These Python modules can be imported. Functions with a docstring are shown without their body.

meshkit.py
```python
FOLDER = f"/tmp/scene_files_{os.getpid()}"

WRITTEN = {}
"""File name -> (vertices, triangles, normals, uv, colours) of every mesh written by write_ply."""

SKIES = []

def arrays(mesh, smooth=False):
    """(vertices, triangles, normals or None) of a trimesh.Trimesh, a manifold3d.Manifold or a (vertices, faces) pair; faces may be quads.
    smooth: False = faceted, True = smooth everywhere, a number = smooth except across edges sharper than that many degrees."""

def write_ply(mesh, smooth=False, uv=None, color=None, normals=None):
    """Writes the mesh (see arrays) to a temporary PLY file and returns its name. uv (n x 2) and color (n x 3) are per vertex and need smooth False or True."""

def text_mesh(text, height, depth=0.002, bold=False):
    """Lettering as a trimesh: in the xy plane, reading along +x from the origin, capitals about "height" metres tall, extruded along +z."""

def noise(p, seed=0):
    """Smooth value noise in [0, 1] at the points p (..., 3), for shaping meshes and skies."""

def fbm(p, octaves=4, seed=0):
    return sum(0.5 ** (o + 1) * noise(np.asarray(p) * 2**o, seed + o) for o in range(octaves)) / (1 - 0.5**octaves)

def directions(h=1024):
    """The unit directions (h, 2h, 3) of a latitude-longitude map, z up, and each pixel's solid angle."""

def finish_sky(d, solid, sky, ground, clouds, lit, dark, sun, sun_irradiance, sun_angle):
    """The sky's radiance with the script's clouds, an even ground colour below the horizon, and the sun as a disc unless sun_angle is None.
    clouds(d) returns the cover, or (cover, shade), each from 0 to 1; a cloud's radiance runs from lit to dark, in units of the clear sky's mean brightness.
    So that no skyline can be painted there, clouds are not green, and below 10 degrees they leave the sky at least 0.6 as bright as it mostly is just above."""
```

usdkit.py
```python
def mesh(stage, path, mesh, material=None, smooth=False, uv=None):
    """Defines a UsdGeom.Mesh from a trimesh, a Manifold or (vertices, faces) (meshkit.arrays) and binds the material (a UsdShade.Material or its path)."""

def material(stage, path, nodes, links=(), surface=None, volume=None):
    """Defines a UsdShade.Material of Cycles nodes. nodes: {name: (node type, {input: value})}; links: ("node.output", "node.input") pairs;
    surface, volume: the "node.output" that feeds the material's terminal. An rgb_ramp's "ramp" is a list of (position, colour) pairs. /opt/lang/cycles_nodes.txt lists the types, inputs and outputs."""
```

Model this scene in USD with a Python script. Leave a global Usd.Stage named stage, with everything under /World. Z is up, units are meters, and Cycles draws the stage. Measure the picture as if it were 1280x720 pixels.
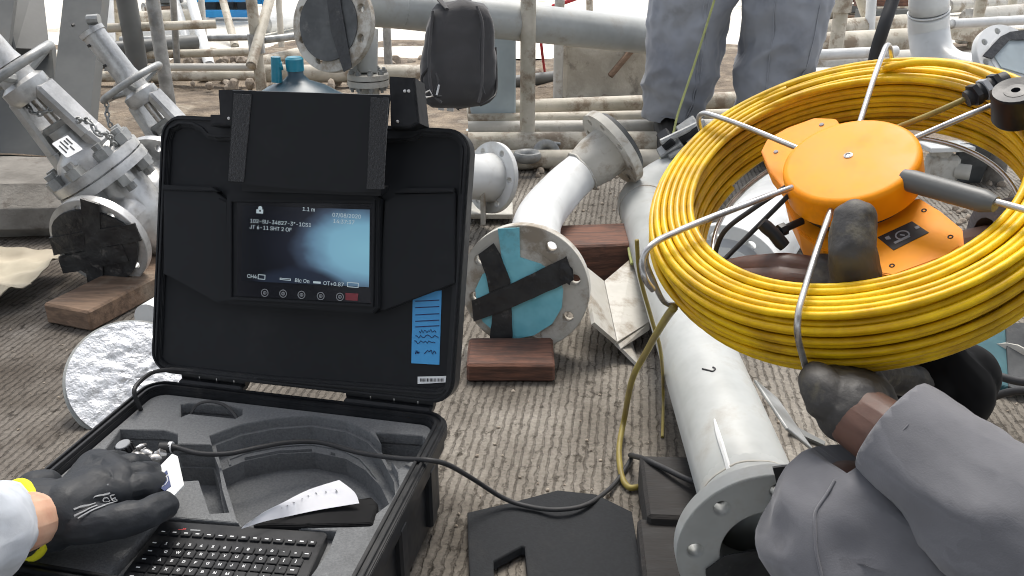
import math, random, numpy as np, trimesh, manifold3d as m3, usdkit, meshkit
from pxr import Usd, UsdGeom, UsdLux, UsdShade, Gf, Sdf
from shapely.geometry import Polygon, box as sbox, Point
from shapely import affinity
from shapely.ops import unary_union
stage = Usd.Stage.CreateInMemory()
UsdGeom.SetStageUpAxis(stage, UsdGeom.Tokens.z); UsdGeom.SetStageMetersPerUnit(stage, 1.0)
UsdGeom.Xform.Define(stage, '/World'); UsdGeom.Scope.Define(stage, '/World/Looks')
rng = np.random.default_rng(7)
A_ = np.array

# ---------------------------------------------------------------- camera, sky, sun, exposure
FPX, PITCH, CAMH = 1075.0, math.radians(23.5), 0.72
EXPOSURE = 1.1
SUN_EL, SUN_AZ = math.radians(62), math.radians(8)      # azimuth = atan2(x, y) of the direction towards the sun
SKY, SUN = 0.12, 0.4
cam = UsdGeom.Camera.Define(stage, '/World/camera')
cam.AddTranslateOp().Set(Gf.Vec3d(0, 0, CAMH)); cam.AddRotateXOp().Set(90 - math.degrees(PITCH))
cam.CreateHorizontalApertureAttr(36.0); cam.CreateVerticalApertureAttr(20.25)
cam.CreateFocalLengthAttr(36.0 * FPX / 1280); cam.CreateClippingRangeAttr(Gf.Vec2f(0.02, 500))
cam.CreateExposureAttr(EXPOSURE)
dome = UsdLux.DomeLight.Define(stage, '/World/sky')
dm = usdkit.material(stage, '/World/Looks/sky', {
    's': ('sky_texture', {'sky_type': 'single_scattering', 'sun_disc': False, 'sun_elevation': SUN_EL, 'sun_rotation': SUN_AZ, 'aerosol_density': 3.0, 'air_density': 1.0}),
    'h': ('hsv', {'saturation': 0.35}),
    'b': ('background_shader', {'strength': SKY})}, [('s.color', 'h.color'), ('h.color', 'b.color')], surface='b.background')
UsdShade.MaterialBindingAPI.Apply(dome.GetPrim()).Bind(dm)
dome.GetPrim().SetCustomDataByKey('kind', 'structure')
sun = UsdLux.DistantLight.Define(stage, '/World/sun')
sun.CreateNormalizeAttr(True); sun.CreateIntensityAttr(SUN); sun.CreateAngleAttr(24.0); sun.CreateColorAttr(Gf.Vec3f(1, .95, .88))
sun.AddRotateZOp().Set(-math.degrees(SUN_AZ)); sun.AddRotateXOp().Set(-(90 - math.degrees(SUN_EL)))

fw = A_([0, math.cos(PITCH), -math.sin(PITCH)]); up = A_([0, math.sin(PITCH), math.cos(PITCH)]); ri = A_([1., 0, 0]); CAM = A_([0, 0, CAMH])
def ray(x, y): return fw + ri * (x - 640) / FPX + up * (360 - y) / FPX
def D(x, y, d): return CAM + ray(x, y) * d                       # a point at the given distance along the view axis
def Z(x, y, z=0.0): r = ray(x, y); return CAM + r * (z - CAMH) / r[2]   # a point at the given height
def nrm(v): v = np.asarray(v, float); return v / np.linalg.norm(v)
def cd(r, u, t): return nrm(r * ri + u * up - t * fw)               # direction: right, up, towards the viewer

# ---------------------------------------------------------------- helpers: prims
used = {}
def numbered(parent, name):
    k = (parent, name); n = used.get(k, 0); used[k] = n + 1
    return f'{parent}/{name}' if n == 0 else f'{parent}/{name}_{n:03d}'
def keys(p, **kw):
    for k, v in kw.items():
        if v: p.SetCustomDataByKey(k, v)
class T:                                                            # a thing, or a part with sub-parts
    def __init__(s, path, loc): s.path, s.loc = path, A_(loc, float)
def thing(name, label, cat, loc=(0, 0, 0), group=None):
    path = numbered('/World', name); x = UsdGeom.Xform.Define(stage, path); x.AddTranslateOp().Set(Gf.Vec3d(*map(float, loc)))
    keys(x.GetPrim(), label=label, category=cat, group=group); return T(path, loc)
def tri(m):
    if isinstance(m, (list,)): return trimesh.util.concatenate([tri(q) for q in m])
    if isinstance(m, m3.Manifold):
        q = m.to_mesh(); return trimesh.Trimesh(q.vert_properties[:, :3], q.tri_verts, process=False)
    return m
def part(parent, name, mesh, mt, smooth=35, label=None, kind=None):
    m = tri(mesh).copy(); m.vertices = m.vertices - parent.loc
    path = numbered(parent.path, name); p = usdkit.mesh(stage, path, m, MT[mt], smooth=smooth)
    keys(p.GetPrim(), label=label, kind=kind); return T(path, parent.loc)
def solo(name, mesh, mt, label, cat, smooth=35, group=None, kind=None):
    m = tri(mesh).copy(); lo = m.bounds; loc = A_([(lo[0][0] + lo[1][0]) / 2, (lo[0][1] + lo[1][1]) / 2, lo[0][2]]); m.vertices = m.vertices - loc
    path = numbered('/World', name); p = usdkit.mesh(stage, path, m, MT[mt], smooth=smooth); UsdGeom.Xformable(p).AddTranslateOp().Set(Gf.Vec3d(*map(float, loc)))
    keys(p.GetPrim(), label=label, category=cat, group=group, kind=kind); return T(path, loc)

# ---------------------------------------------------------------- helpers: shapes
def frames(P, closed=False):
    P = np.asarray(P, float); n = len(P)
    t = np.roll(P, -1, 0) - np.roll(P, 1, 0) if closed else np.gradient(P, axis=0)
    t = t / np.maximum(np.linalg.norm(t, axis=1, keepdims=True), 1e-12)
    a = np.cross(t[0], [0.31, 0.2, 0.93]); a = nrm(a); N = [a]
    for i in range(1, n):
        a = N[-1] - t[i] * (N[-1] @ t[i]); N.append(nrm(a))
    N = A_(N); return t, N, np.cross(t, N)
def spline(P, k=8, closed=False):
    P = np.asarray(P, float); n = len(P); out = []
    rg = range(n) if closed else range(n - 1)
    for i in rg:
        g = (lambda j: P[j % n]) if closed else (lambda j: P[min(max(j, 0), n - 1)])
        p0, p1, p2, p3 = g(i - 1), g(i), g(i + 1), g(i + 2)
        for s in np.linspace(0, 1, k, endpoint=False):
            out.append(.5 * (2 * p1 + (p2 - p0) * s + (2 * p0 - 5 * p1 + 4 * p2 - p3) * s * s + (3 * p1 - p0 - 3 * p2 + p3) * s ** 3))
    if not closed: out.append(P[-1])
    return A_(out)
def tube(P, r, n=10, closed=False, k=0, sq=1.0):
    if k: P = spline(P, k, closed)
    P = np.asarray(P, float); m = len(P); r = np.interp(np.linspace(0, 1, m), np.linspace(0, 1, np.size(r)), np.atleast_1d(r))
    t, N, B = frames(P, closed); a = np.arange(n) * 2 * np.pi / n
    V = (P[:, None] + r[:, None, None] * (np.cos(a)[None, :, None] * N[:, None] + sq * np.sin(a)[None, :, None] * B[:, None])).reshape(-1, 3)
    F = []
    for i in range(m if closed else m - 1):
        j = (i + 1) % m
        for q in range(n):
            q2 = (q + 1) % n; F += [[i * n + q, i * n + q2, j * n + q2], [i * n + q, j * n + q2, j * n + q]]
    V = list(V)
    if not closed:
        V += [P[0], P[-1]]; c0, c1 = len(V) - 2, len(V) - 1
        for q in range(n): q2 = (q + 1) % n; F += [[c0, q2, q], [c1, (m - 1) * n + q, (m - 1) * n + q2]]
    return trimesh.Trimesh(A_(V), A_(F), process=False)
def cyl(a, b, r, r2=None, n=20): return tube([a, b], [r, r if r2 is None else r2], n)
def basis(z, x=None):
    z = nrm(z); x = A_([1., 0, 0]) if x is None else np.asarray(x, float)
    if abs(nrm(x) @ z) > .95: x = A_([0, 0, 1.])
    x = nrm(x - z * (x @ z)); return x, np.cross(z, x), z
class Fr:                                                          # a local frame: origin, x, y, z axes
    def __init__(s, o, x, y, z): s.o, s.x, s.y, s.z = map(lambda q: np.asarray(q, float), (o, x, y, z))
    def w(s, a, b, c=0.): return s.o + s.x * a + s.y * b + s.z * c
    def wv(s, V): V = np.asarray(V, float); return s.o + V[:, :1] * s.x + V[:, 1:2] * s.y + V[:, 2:3] * s.z
    def px(s, x, y, c=0.):                                      # where a line of sight meets the plane z = c
        r = ray(x, y); k = ((s.o + s.z * c - CAM) @ s.z) / (r @ s.z); q = CAM + r * k - s.o; return (q @ s.x, q @ s.y)
    def poly(s, pts, c=0.): return Polygon([s.px(x, y, c) for x, y in pts])
def lathe(fr, prof, n=32):                                        # prof: (radius, height) from bottom to top
    a = np.arange(n) * 2 * np.pi / n; V = []; F = []
    for r, h in prof: V += [fr.w(r * math.cos(q), r * math.sin(q), h) for q in a]
    for i in range(len(prof) - 1):
        for q in range(n): q2 = (q + 1) % n; F += [[i * n + q, i * n + q2, (i + 1) * n + q2], [i * n + q, (i + 1) * n + q2, (i + 1) * n + q]]
    return trimesh.Trimesh(A_(V), A_(F), process=False)
def axfr(o, z, x=None): x, y, z = basis(z, x); return Fr(o, x, y, z)
def plate(fr, poly, c0, c1, bev=0., steps=3):
    if not hasattr(poly, 'area'): poly = Polygon(poly)
    poly = poly.buffer(0); out = []
    for g in getattr(poly, 'geoms', [poly]):
        ls = [(g, c0, c1 - bev)]
        for i in range(steps if bev else 0):
            q = (i + 1) / steps * math.pi / 2 * .92; ls.append((g.buffer(-bev * (1 - math.cos(q))), c0 + 1e-4 * (i + 1), c1 - bev + bev * math.sin(q)))
        for gg, a, b in ls:
            for h in getattr(gg, 'geoms', [gg]):
                if h.is_empty or h.area < 1e-9: continue
                e = trimesh.creation.extrude_polygon(h, b - a, engine='earcut'); e.apply_translation([0, 0, a]); out.append(e)
    m = trimesh.util.concatenate(out); m.vertices = fr.wv(m.vertices); return m
def rrect(x0, y0, x1, y1, r, q=6): return sbox(x0 + r, y0 + r, x1 - r, y1 - r).buffer(r, quad_segs=q)
def boxm(fr, s, b=.003):                                           # chamfered box, centred in the frame
    h = A_(s) / 2; b = min(b, h.min() * .9); P = []
    for sx in (-1, 1):
        for sy in (-1, 1):
            for sz in (-1, 1):
                for k in range(3):
                    o = A_([h[0] - b, h[1] - b, h[2] - b]); o[k] += b; P.append(o * [sx, sy, sz])
    m = trimesh.convex.convex_hull(A_(P)); m.vertices = fr.wv(m.vertices); return m
def beam(a, b, w, h, upv=(0, 0, 1), bev=.004):                     # a box from a to b
    a, b = A_(a), A_(b); x = nrm(b - a); z = np.asarray(upv, float); z = nrm(z - x * (z @ x)); return boxm(Fr((a + b) / 2, x, np.cross(z, x), z), (np.linalg.norm(b - a), w, h), bev)
def rough(m, amp, sc, seed=0, length=None):
    m = tri(m)
    if length:
        v, f = trimesh.remesh.subdivide_to_size(m.vertices, m.faces, length, max_iter=20); m = trimesh.Trimesh(v, f, process=True); m.merge_vertices()
    n = m.vertex_normals; m = m.copy(); m.vertices = m.vertices + n * ((meshkit.fbm(m.vertices * sc + 50, 3, seed) - .5) * 2 * amp)[:, None]; return m
def manif(m): m = tri(m); m = trimesh.Trimesh(m.vertices, m.faces, process=True); m.merge_vertices(); return m3.Manifold(m3.Mesh(m.vertices.astype(np.float32), m.faces.astype(np.uint32)))
def flange_poly(R, bore, n, bc, rh, ph=0.):
    g = Point(0, 0).buffer(R, quad_segs=20)
    if bore: g = g.difference(Point(0, 0).buffer(bore, quad_segs=14))
    for i in range(n): q = ph + i * 2 * math.pi / n; g = g.difference(Point(bc * math.cos(q), bc * math.sin(q)).buffer(rh, quad_segs=4))
    return g
def flange(fr, R, t, bore, n=8, bc=None, rh=None, ph=.2, bev=.002):     # lies from z = -t to z = 0
    return plate(fr, flange_poly(R, bore, n, bc or R * .8, rh or R * .085, ph), -t, 0, bev)
def bolt(fr, a, b, c0, c1, s):                                       # hex bolt with both ends, through the frame's plane
    o = fr.w(a, b, 0); f = Fr(o, fr.x, fr.y, fr.z)
    hx = [(s * math.cos(q * math.pi / 3), s * math.sin(q * math.pi / 3)) for q in range(6)]
    return trimesh.util.concatenate([plate(f, hx, c1, c1 + s * 1.1, s * .15, 1), plate(f, hx, c0 - s * 1.1, c0, 0), cyl(f.w(0, 0, c0 - s * 1.9), f.w(0, 0, c1 + s * 1.7), s * .55, n=8)])
def hullchain(ch, n=20):
    out = m3.Manifold()
    for c in ch:
        S = [m3.Manifold.sphere(float(r), n).translate([float(v) for v in p]) for p, r in c]
        for a, b in zip(S[:-1], S[1:]): out = out + m3.Manifold.batch_hull([a, b])
        if len(S) == 1: out = out + S[0]
    return out
def flesh(ch, L=.008, it=14, wr=0., wsc=12., seed=0, n=20):
    m = tri(hullchain(ch, n).refine_to_length(L)); m = trimesh.Trimesh(m.vertices, m.faces, process=True); m.merge_vertices()
    trimesh.smoothing.filter_taubin(m, lamb=.5, nu=.52, iterations=it)
    if wr:
        v = m.vertices; q = v @ A_([[1, .3, 0], [-.2, 1, .5], [.4, -.2, 1]]) * wsc
        q = q + 1.2 * (np.stack([meshkit.fbm(v * wsc * .5 + 9, 2, seed + k) for k in range(3)], 1) - .5)
        f = 1 - np.abs(2 * meshkit.fbm(q + 40, 2, seed) - 1) * 2.2
        q2 = v @ A_([[.8, -.5, .2], [.4, 1, -.3], [-.3, .3, 1]]) * wsc * 1.9; f2 = 1 - np.abs(2 * meshkit.fbm(q2 + q * .4 + 70, 2, seed + 5) - 1) * 2.2
        m.vertices = v + m.vertex_normals * (wr * (f - .3) + wr * .28 * (f2 - .3))[:, None]
    return m
def text(s, h, fr, a, b, c, depth=.0004, bold=False):
    t = meshkit.text_mesh(s, h, depth, bold); t.vertices = fr.wv(t.vertices + [a, b, c]); return t

# ---------------------------------------------------------------- materials
MT = {}
def mat(name, c1, c2=None, scale=9., lo=.4, hi=.62, rough=.5, metal=0., bump=0., bsc=90., dirt=None, dsc=6., dlo=.52, dhi=.66, coat=0., sheen=0., spec=.5, rv=.12, trans=0., extra=None, bdist=.002, det=5, stretch=None, dmax=1.):
    c2 = c2 or tuple(v * .82 for v in c1)
    nd = {'g': ('geometry', {}), 'n': ('noise_texture', {'scale': scale, 'detail': det, 'roughness': .6}), 'r': ('rgb_ramp', {'ramp': [(lo, c2), (hi, c1)]}),
          'm': ('map_range', {'from_min': .3, 'from_max': .7, 'to_min': max(rough - rv, .03), 'to_max': min(rough + rv, 1)}),
          'p': ('principled_bsdf', {'metallic': metal, 'coat_weight': coat, 'sheen_weight': sheen, 'specular_ior_level': spec, 'transmission_weight': trans})}
    lk = [('n.fac', 'r.fac'), ('n.fac', 'm.value'), ('m.result', 'p.roughness')]
    vec = 'g.position'
    if stretch:
        nd['mp'] = ('mapping', {'scale': stretch[:3], 'rotation': stretch[3:6] if len(stretch) > 3 else (0, 0, 0)}); lk.append(('g.position', 'mp.vector')); vec = 'mp.vector'
    lk.append((vec, 'n.vector')); out = 'r.color'
    if dirt:
        nd['d'] = ('noise_texture', {'scale': dsc, 'detail': 8, 'roughness': .68}); nd['dr'] = ('rgb_ramp', {'ramp': [(dlo, (0, 0, 0)), (dhi, (dmax,) * 3)]}); nd['dx'] = ('mix_color', {'b': dirt})
        lk += [('g.position', 'd.vector'), ('d.fac', 'dr.fac'), ('dr.color', 'dx.fac'), (out, 'dx.a')]; out = 'dx.result'
    lk.append((out, 'p.base_color'))
    if bump:
        nd['bn'] = ('noise_texture', {'scale': bsc, 'detail': 4, 'roughness': .6}); nd['b'] = ('bump', {'strength': bump, 'distance': bdist})
        lk += [(vec, 'bn.vector'), ('bn.fac', 'b.height'), ('b.normal', 'p.normal')]
    for k, v in (extra or {}).items(): nd['p'][1][k] = v
    MT[name] = usdkit.material(stage, '/World/Looks/' + name, nd, lk, surface='p.BSDF')
mat('white_paint', (.42, .435, .42), (.34, .35, .335), rough=.42, bump=.15, bsc=40, dirt=(.22, .18, .13), dlo=.53, dhi=.74, dsc=9, dmax=.75)
mat('dirty_white', (.52, .505, .46), (.4, .385, .34), rough=.6, bump=.25, bsc=60, dirt=(.2, .16, .11), dlo=.5, dhi=.62, dsc=9, dmax=.85)
mat('clean_white', (.64, .65, .64), (.56, .57, .56), rough=.4, dirt=(.3, .26, .2), dlo=.57, dhi=.8, dsc=12, dmax=.6)
mat('silver_paint', (.56, .56, .55), (.36, .36, .35), scale=14, rough=.36, metal=.6, bump=.25, bsc=110, dirt=(.16, .14, .11), dlo=.54, dhi=.74, dsc=14, dmax=.75)
mat('galvanised', (.36, .365, .355), (.22, .225, .22), scale=20, rough=.45, metal=.55, bump=.2, bsc=80, dirt=(.2, .17, .13), dlo=.56, dhi=.72, dsc=14, dmax=.7)
mat('rod_steel', (.55, .54, .52), (.42, .4, .38), scale=40, rough=.28, metal=.9, dirt=(.25, .2, .15), dlo=.58, dhi=.7, dsc=60, dmax=.6)
mat('cream_pipe', (.52, .48, .4), (.37, .34, .27), rough=.65, bump=.3, bsc=60, dirt=(.2, .15, .1), dlo=.5, dhi=.6, dsc=10, dmax=.9)
mat('grey_steel', (.115, .118, .112), (.08, .083, .08), scale=5, rough=.55, bump=.12, dirt=(.12, .09, .06), dlo=.6, dhi=.75, dsc=6, dmax=.6)
mat('blue_grey', (.36, .42, .44), (.29, .34, .36), scale=6, rough=.55, dirt=(.2, .18, .15), dlo=.6, dhi=.8)
mat('black_plastic', (.0125, .0132, .0148), (.008, .0086, .0098), scale=30, rough=.42, bump=.1, bsc=420, bdist=.0006, spec=.3, dirt=(.065, .062, .058), dsc=25, dlo=.56, dhi=.82, dmax=.4)
mat('black_panel', (.0105, .0115, .0132), (.0075, .0083, .0098), scale=12, rough=.48, spec=.22, bump=.06, bsc=500, bdist=.0004, dirt=(.05, .05, .05), dsc=11, dlo=.54, dhi=.85, dmax=.3)
mat('black_gloss', (.006, .006, .008), rough=.12, rv=.04, spec=.25)
mat('black_rubber', (.02, .02, .021), (.013, .013, .014), rough=.6, bump=.1, bsc=200, dirt=(.08, .075, .065), dsc=30, dlo=.6, dhi=.8, dmax=.4)
mat('black_deep', (.006, .006, .0065), rough=.8, spec=.2)
mat('hook_tape', (.034, .035, .037), (.016, .016, .017), scale=420, lo=.35, hi=.65, rough=.95, bump=1., bsc=520, bdist=.002, sheen=.3)
mat('foam', (.185, .19, .193), (.125, .129, .132), scale=330, lo=.3, hi=.7, rough=.97, bump=.8, bsc=420, bdist=.0012, spec=.15, dirt=(.035, .036, .037), dsc=9, dlo=.54, dhi=.76, dmax=.5)
mat('dark_foam', (.026, .028, .03), (.018, .019, .021), scale=260, rough=.9, bump=.5, bsc=380, bdist=.001, spec=.2, dirt=(.055, .052, .047), dsc=8, dlo=.55, dhi=.8, dmax=.4)
mat('tape_black', (.022, .023, .023), (.012, .012, .013), scale=25, rough=.42, bump=.7, bsc=38, bdist=.004, dirt=(.14, .13, .12), dsc=32, dlo=.58, dhi=.7, dmax=.6)
mat('dark_cover', (.07, .073, .073), (.035, .037, .037), scale=16, rough=.5, bump=.3, bsc=30, bdist=.003, dirt=(.16, .15, .14), dsc=22, dlo=.58, dhi=.72, dmax=.5)
mat('teal_film', (.22, .55, .63), (.14, .43, .51), scale=11, rough=.5, bump=.35, bsc=26, bdist=.003, dirt=(.1, .2, .22), dsc=20, dlo=.58, dhi=.7, dmax=.5)
mat('teal_dark', (.05, .15, .17), (.03, .1, .12), rough=.6)
mat('teal_plastic', (.012, .19, .27), (.008, .14, .2), rough=.35)
mat('sticker_blue', (.06, .33, .66), (.05, .29, .6), rough=.5)
mat('ink_blue', (.012, .03, .12), rough=.6)
mat('ink_black', (.015, .015, .015), rough=.6)
mat('print_white', (.75, .76, .76), rough=.6)
mat('print_grey', (.27, .28, .29), rough=.7)
mat('print_red', (.45, .04, .04), rough=.5)
mat('screen_red', (.16, .008, .016), rough=.15)
mat('orange_plastic', (.86, .31, .003), (.78, .26, .003), scale=14, spec=.22, rough=.5, rv=.1, bump=.08, bsc=260, bdist=.0006, dirt=(.3, .12, .02), dsc=16, dlo=.53, dhi=.74, dmax=.5)
mat('yellow_cable', (.82, .53, .006), (.6, .34, .006), scale=22, spec=.32, rough=.4, rv=.1, bump=.1, bsc=130, dirt=(.16, .085, .015), dsc=9, dlo=.48, dhi=.72, dmax=.7)
mat('olive_cable', (.3, .24, .05), (.2, .15, .03), scale=22, rough=.5)
mat('green_cord', (.34, .36, .12), (.25, .27, .1), scale=40, rough=.7)
mat('yellow_cuff', (.75, .72, .02), rough=.8, bump=.5, bsc=500)
mat('skin', (.105, .052, .036), (.07, .034, .023), scale=30, rough=.55, bump=.2, bsc=260, bdist=.0008, extra={'subsurface_weight': .12})
mat('skin_light', (.58, .36, .25), (.5, .28, .19), scale=30, rough=.52, bump=.2, bsc=260, bdist=.0008, extra={'subsurface_weight': .15})
mat('coverall', (.16, .16, .173), (.105, .106, .116), scale=7, rough=.9, sheen=.15, bump=.3, bsc=700, bdist=.0006, dirt=(.1, .1, .1), dsc=7, dlo=.52, dhi=.78, dmax=.55)
mat('coverall_light', (.32, .335, .365), (.2, .212, .24), scale=6, rough=.9, sheen=.15, bump=.3, bsc=500, bdist=.0008, dirt=(.13, .13, .13), dsc=6, dlo=.5, dhi=.75, dmax=.6)
mat('sleeve_white', (.48, .51, .55), (.38, .41, .45), scale=9, rough=.9, sheen=.1, bump=.2, bsc=500, bdist=.0006)
mat('glove_black', (.022, .025, .03), (.015, .017, .02), scale=40, rough=.62, bump=.35, bsc=320, bdist=.0008, spec=.35, dirt=(.05, .052, .055), dsc=24, dlo=.55, dhi=.8, dmax=.5)
mat('glove_brown', (.05, .047, .043), (.03, .028, .026), scale=40, rough=.6, bump=.4, bsc=260, bdist=.001, dirt=(.16, .14, .09), dsc=24, dlo=.52, dhi=.7, dmax=.7)
mat('bag_fabric', (.043, .041, .042), (.029, .028, .029), scale=10, rough=.8, bump=.5, bsc=420, bdist=.0008, sheen=.12, dirt=(.09, .085, .08), dsc=12, dlo=.56, dhi=.8, dmax=.5)
mat('boot', (.03, .028, .026), rough=.6, bump=.3)
mat('hair', (.012, .01, .009), rough=.6)
mat('timber', (.2, .13, .085), (.11, .07, .045), scale=14, rough=.85, bump=.5, bsc=40, stretch=(1, 6, 6, 0, 0, -.9), dirt=(.3, .26, .2), dsc=9, dlo=.55, dhi=.75, dmax=.6)
mat('timber_red', (.18, .085, .056), (.08, .039, .027), scale=14, rough=.85, bump=.6, bsc=40, stretch=(1, 8, 8), dirt=(.05, .035, .03), dsc=9, dlo=.5, dhi=.7, dmax=.8)
mat('timber_dark', (.027, .024, .022), (.014, .0125, .0115), scale=14, rough=.85, bump=.5, bsc=40, stretch=(1, 6, 6))
mat('concrete_block', (.5, .46, .38), (.34, .31, .25), scale=7, rough=.9, bump=.6, bsc=50, bdist=.004, dirt=(.13, .11, .09), dsc=11, dlo=.55, dhi=.68, dmax=.8)
mat('plinth_concrete', (.22, .205, .18), (.11, .1, .085), scale=5, rough=.92, bump=.7, bsc=60, bdist=.004, dirt=(.1, .085, .07), dsc=12, dlo=.56, dhi=.66, dmax=.8)
mat('dirt', (.27, .215, .155), (.1, .075, .052), scale=9, lo=.35, hi=.68, rough=.97, bump=1., bsc=45, bdist=.02, dirt=(.42, .37, .29), dsc=5, dlo=.55, dhi=.7, dmax=.8)
mat('pale_ground', (.74, .71, .64), (.6, .56, .48), scale=3, rough=.95, bump=.6, bsc=14, bdist=.02, dirt=(.3, .24, .17), dsc=1.7, dlo=.58, dhi=.66, dmax=.8)
mat('stone', (.36, .31, .25), (.22, .18, .14), scale=20, rough=.95, bump=.5)
mat('cream_cloth', (.5, .45, .34), (.38, .33, .245), scale=8, rough=.85, dirt=(.3, .25, .18), dsc=14, dlo=.58, dhi=.75, dmax=.6)
mat('paper', (.8, .8, .82), (.74, .74, .77), rough=.8)
mat('foil', (.88, .89, .9), (.76, .77, .78), scale=30, rough=.33, metal=.45, bump=1., bsc=55, bdist=.006, rv=.1)
mat('blue_paint', (.03, .3, .62), (.02, .22, .5), rough=.5, dirt=(.1, .15, .2))
mat('red_rag', (.45, .03, .04), rough=.9)
mat('deck', (.3, .3, .29), rough=.8)
mat('water_bottle', (.045, .085, .115), (.035, .068, .092), spec=.25, rough=.38, trans=.35, rv=.05)
mat('eye', (.5, .48, .45), rough=.2)
def emis(name, nodes, links, out, strength):
    nodes = dict(nodes); nodes['e'] = ('emission', {'strength': strength}); nodes['gl'] = ('glossy_bsdf', {'color': (.015, .015, .015), 'roughness': .12}); nodes['ad'] = ('add_closure', {})
    MT[name] = usdkit.material(stage, '/World/Looks/' + name, nodes, list(links) + [(out, 'e.color'), ('e.emission', 'ad.closure1'), ('gl.BSDF', 'ad.closure2')], surface='ad.closure')

# ---------------------------------------------------------------- ground (broom-grooved slabs), dirt, pale yard
GA = math.radians(8)       # the grooves run 8 degrees to the right of the line of sight
nd = {'g': ('geometry', {}), 'mp': ('mapping', {'rotation': (0, 0, GA), 'scale': (1, 1, 1)}), 'ms': ('mapping', {'rotation': (0, 0, GA), 'scale': (1, .16, 1)}),
      'w': ('wave_texture', {'bands_direction': 'x', 'profile': 'sine', 'scale': 24.0, 'distortion': 3.2, 'detail': 3, 'detail_scale': 2.2, 'detail_roughness': .65}),
      'wr': ('rgb_ramp', {'ramp': [(.0, (0, 0, 0)), (.14, (.55,) * 3), (.32, (1, 1, 1))]}),
      'ns': ('noise_texture', {'scale': 60, 'detail': 5, 'roughness': .65}), 'nl': ('noise_texture', {'scale': 3.4, 'detail': 7, 'roughness': .62}), 'nf': ('noise_texture', {'scale': 170, 'detail': 3, 'roughness': .6}),
      'nb': ('noise_texture', {'scale': 34, 'detail': 6, 'roughness': .72}),
      'cl': ('rgb_ramp', {'ramp': [(.28, (.062, .053, .043)), (.44, (.116, .102, .086)), (.58, (.165, .148, .128)), (.75, (.235, .215, .19))]}),
      'gm': ('mix_color', {'blend_type': 'multiply', 'b': (.42, .4, .38)}), 'gs': ('math', {'math_type': 'subtract', 'value1': 1.0}), 'gk': ('math', {'math_type': 'multiply'}), 'gkr': ('rgb_ramp', {'ramp': [(.4, (.15,) * 3), (.62, (1,) * 3)]}),
      'sr': ('rgb_ramp', {'ramp': [(.57, (0, 0, 0)), (.63, (1, 1, 1))]}), 'sm': ('mix_color', {'b': (.045, .038, .03)}),
      'fr': ('rgb_ramp', {'ramp': [(.3, (.72,) * 3), (.7, (1.2,) * 3)]}), 'sx': ('separate_xyz', {}), 'st': ('math', {'math_type': 'multiply_add', 'value2': .9}), 'sv': ('rgb_ramp', {'ramp': [(.0, (.5, .46, .42)), (.25, (.62, .58, .54)), (.42, (1, 1, 1)), (.62, (1.08, 1.08, 1.06)), (.85, (1.4, 1.42, 1.4)), (1, (1.4, 1.42, 1.4))]}), 'stm': ('mix_color', {'blend_type': 'multiply', 'fac': 1.0, 'use_clamp_result': False}), 'sr2': ('map_range', {'from_min': -1.1, 'from_max': 1.0, 'to_min': -.2, 'to_max': .75}), 'fm': ('mix_color', {'blend_type': 'multiply', 'fac': 1.0}),  # ramp across x: stains, with left shade and right light painted into the colour
      'b1': ('bump', {'strength': .8, 'distance': .004}), 'b2': ('bump', {'strength': .35, 'distance': .003}), 'p': ('principled_bsdf', {'roughness': .9, 'specular_ior_level': .3})}
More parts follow.
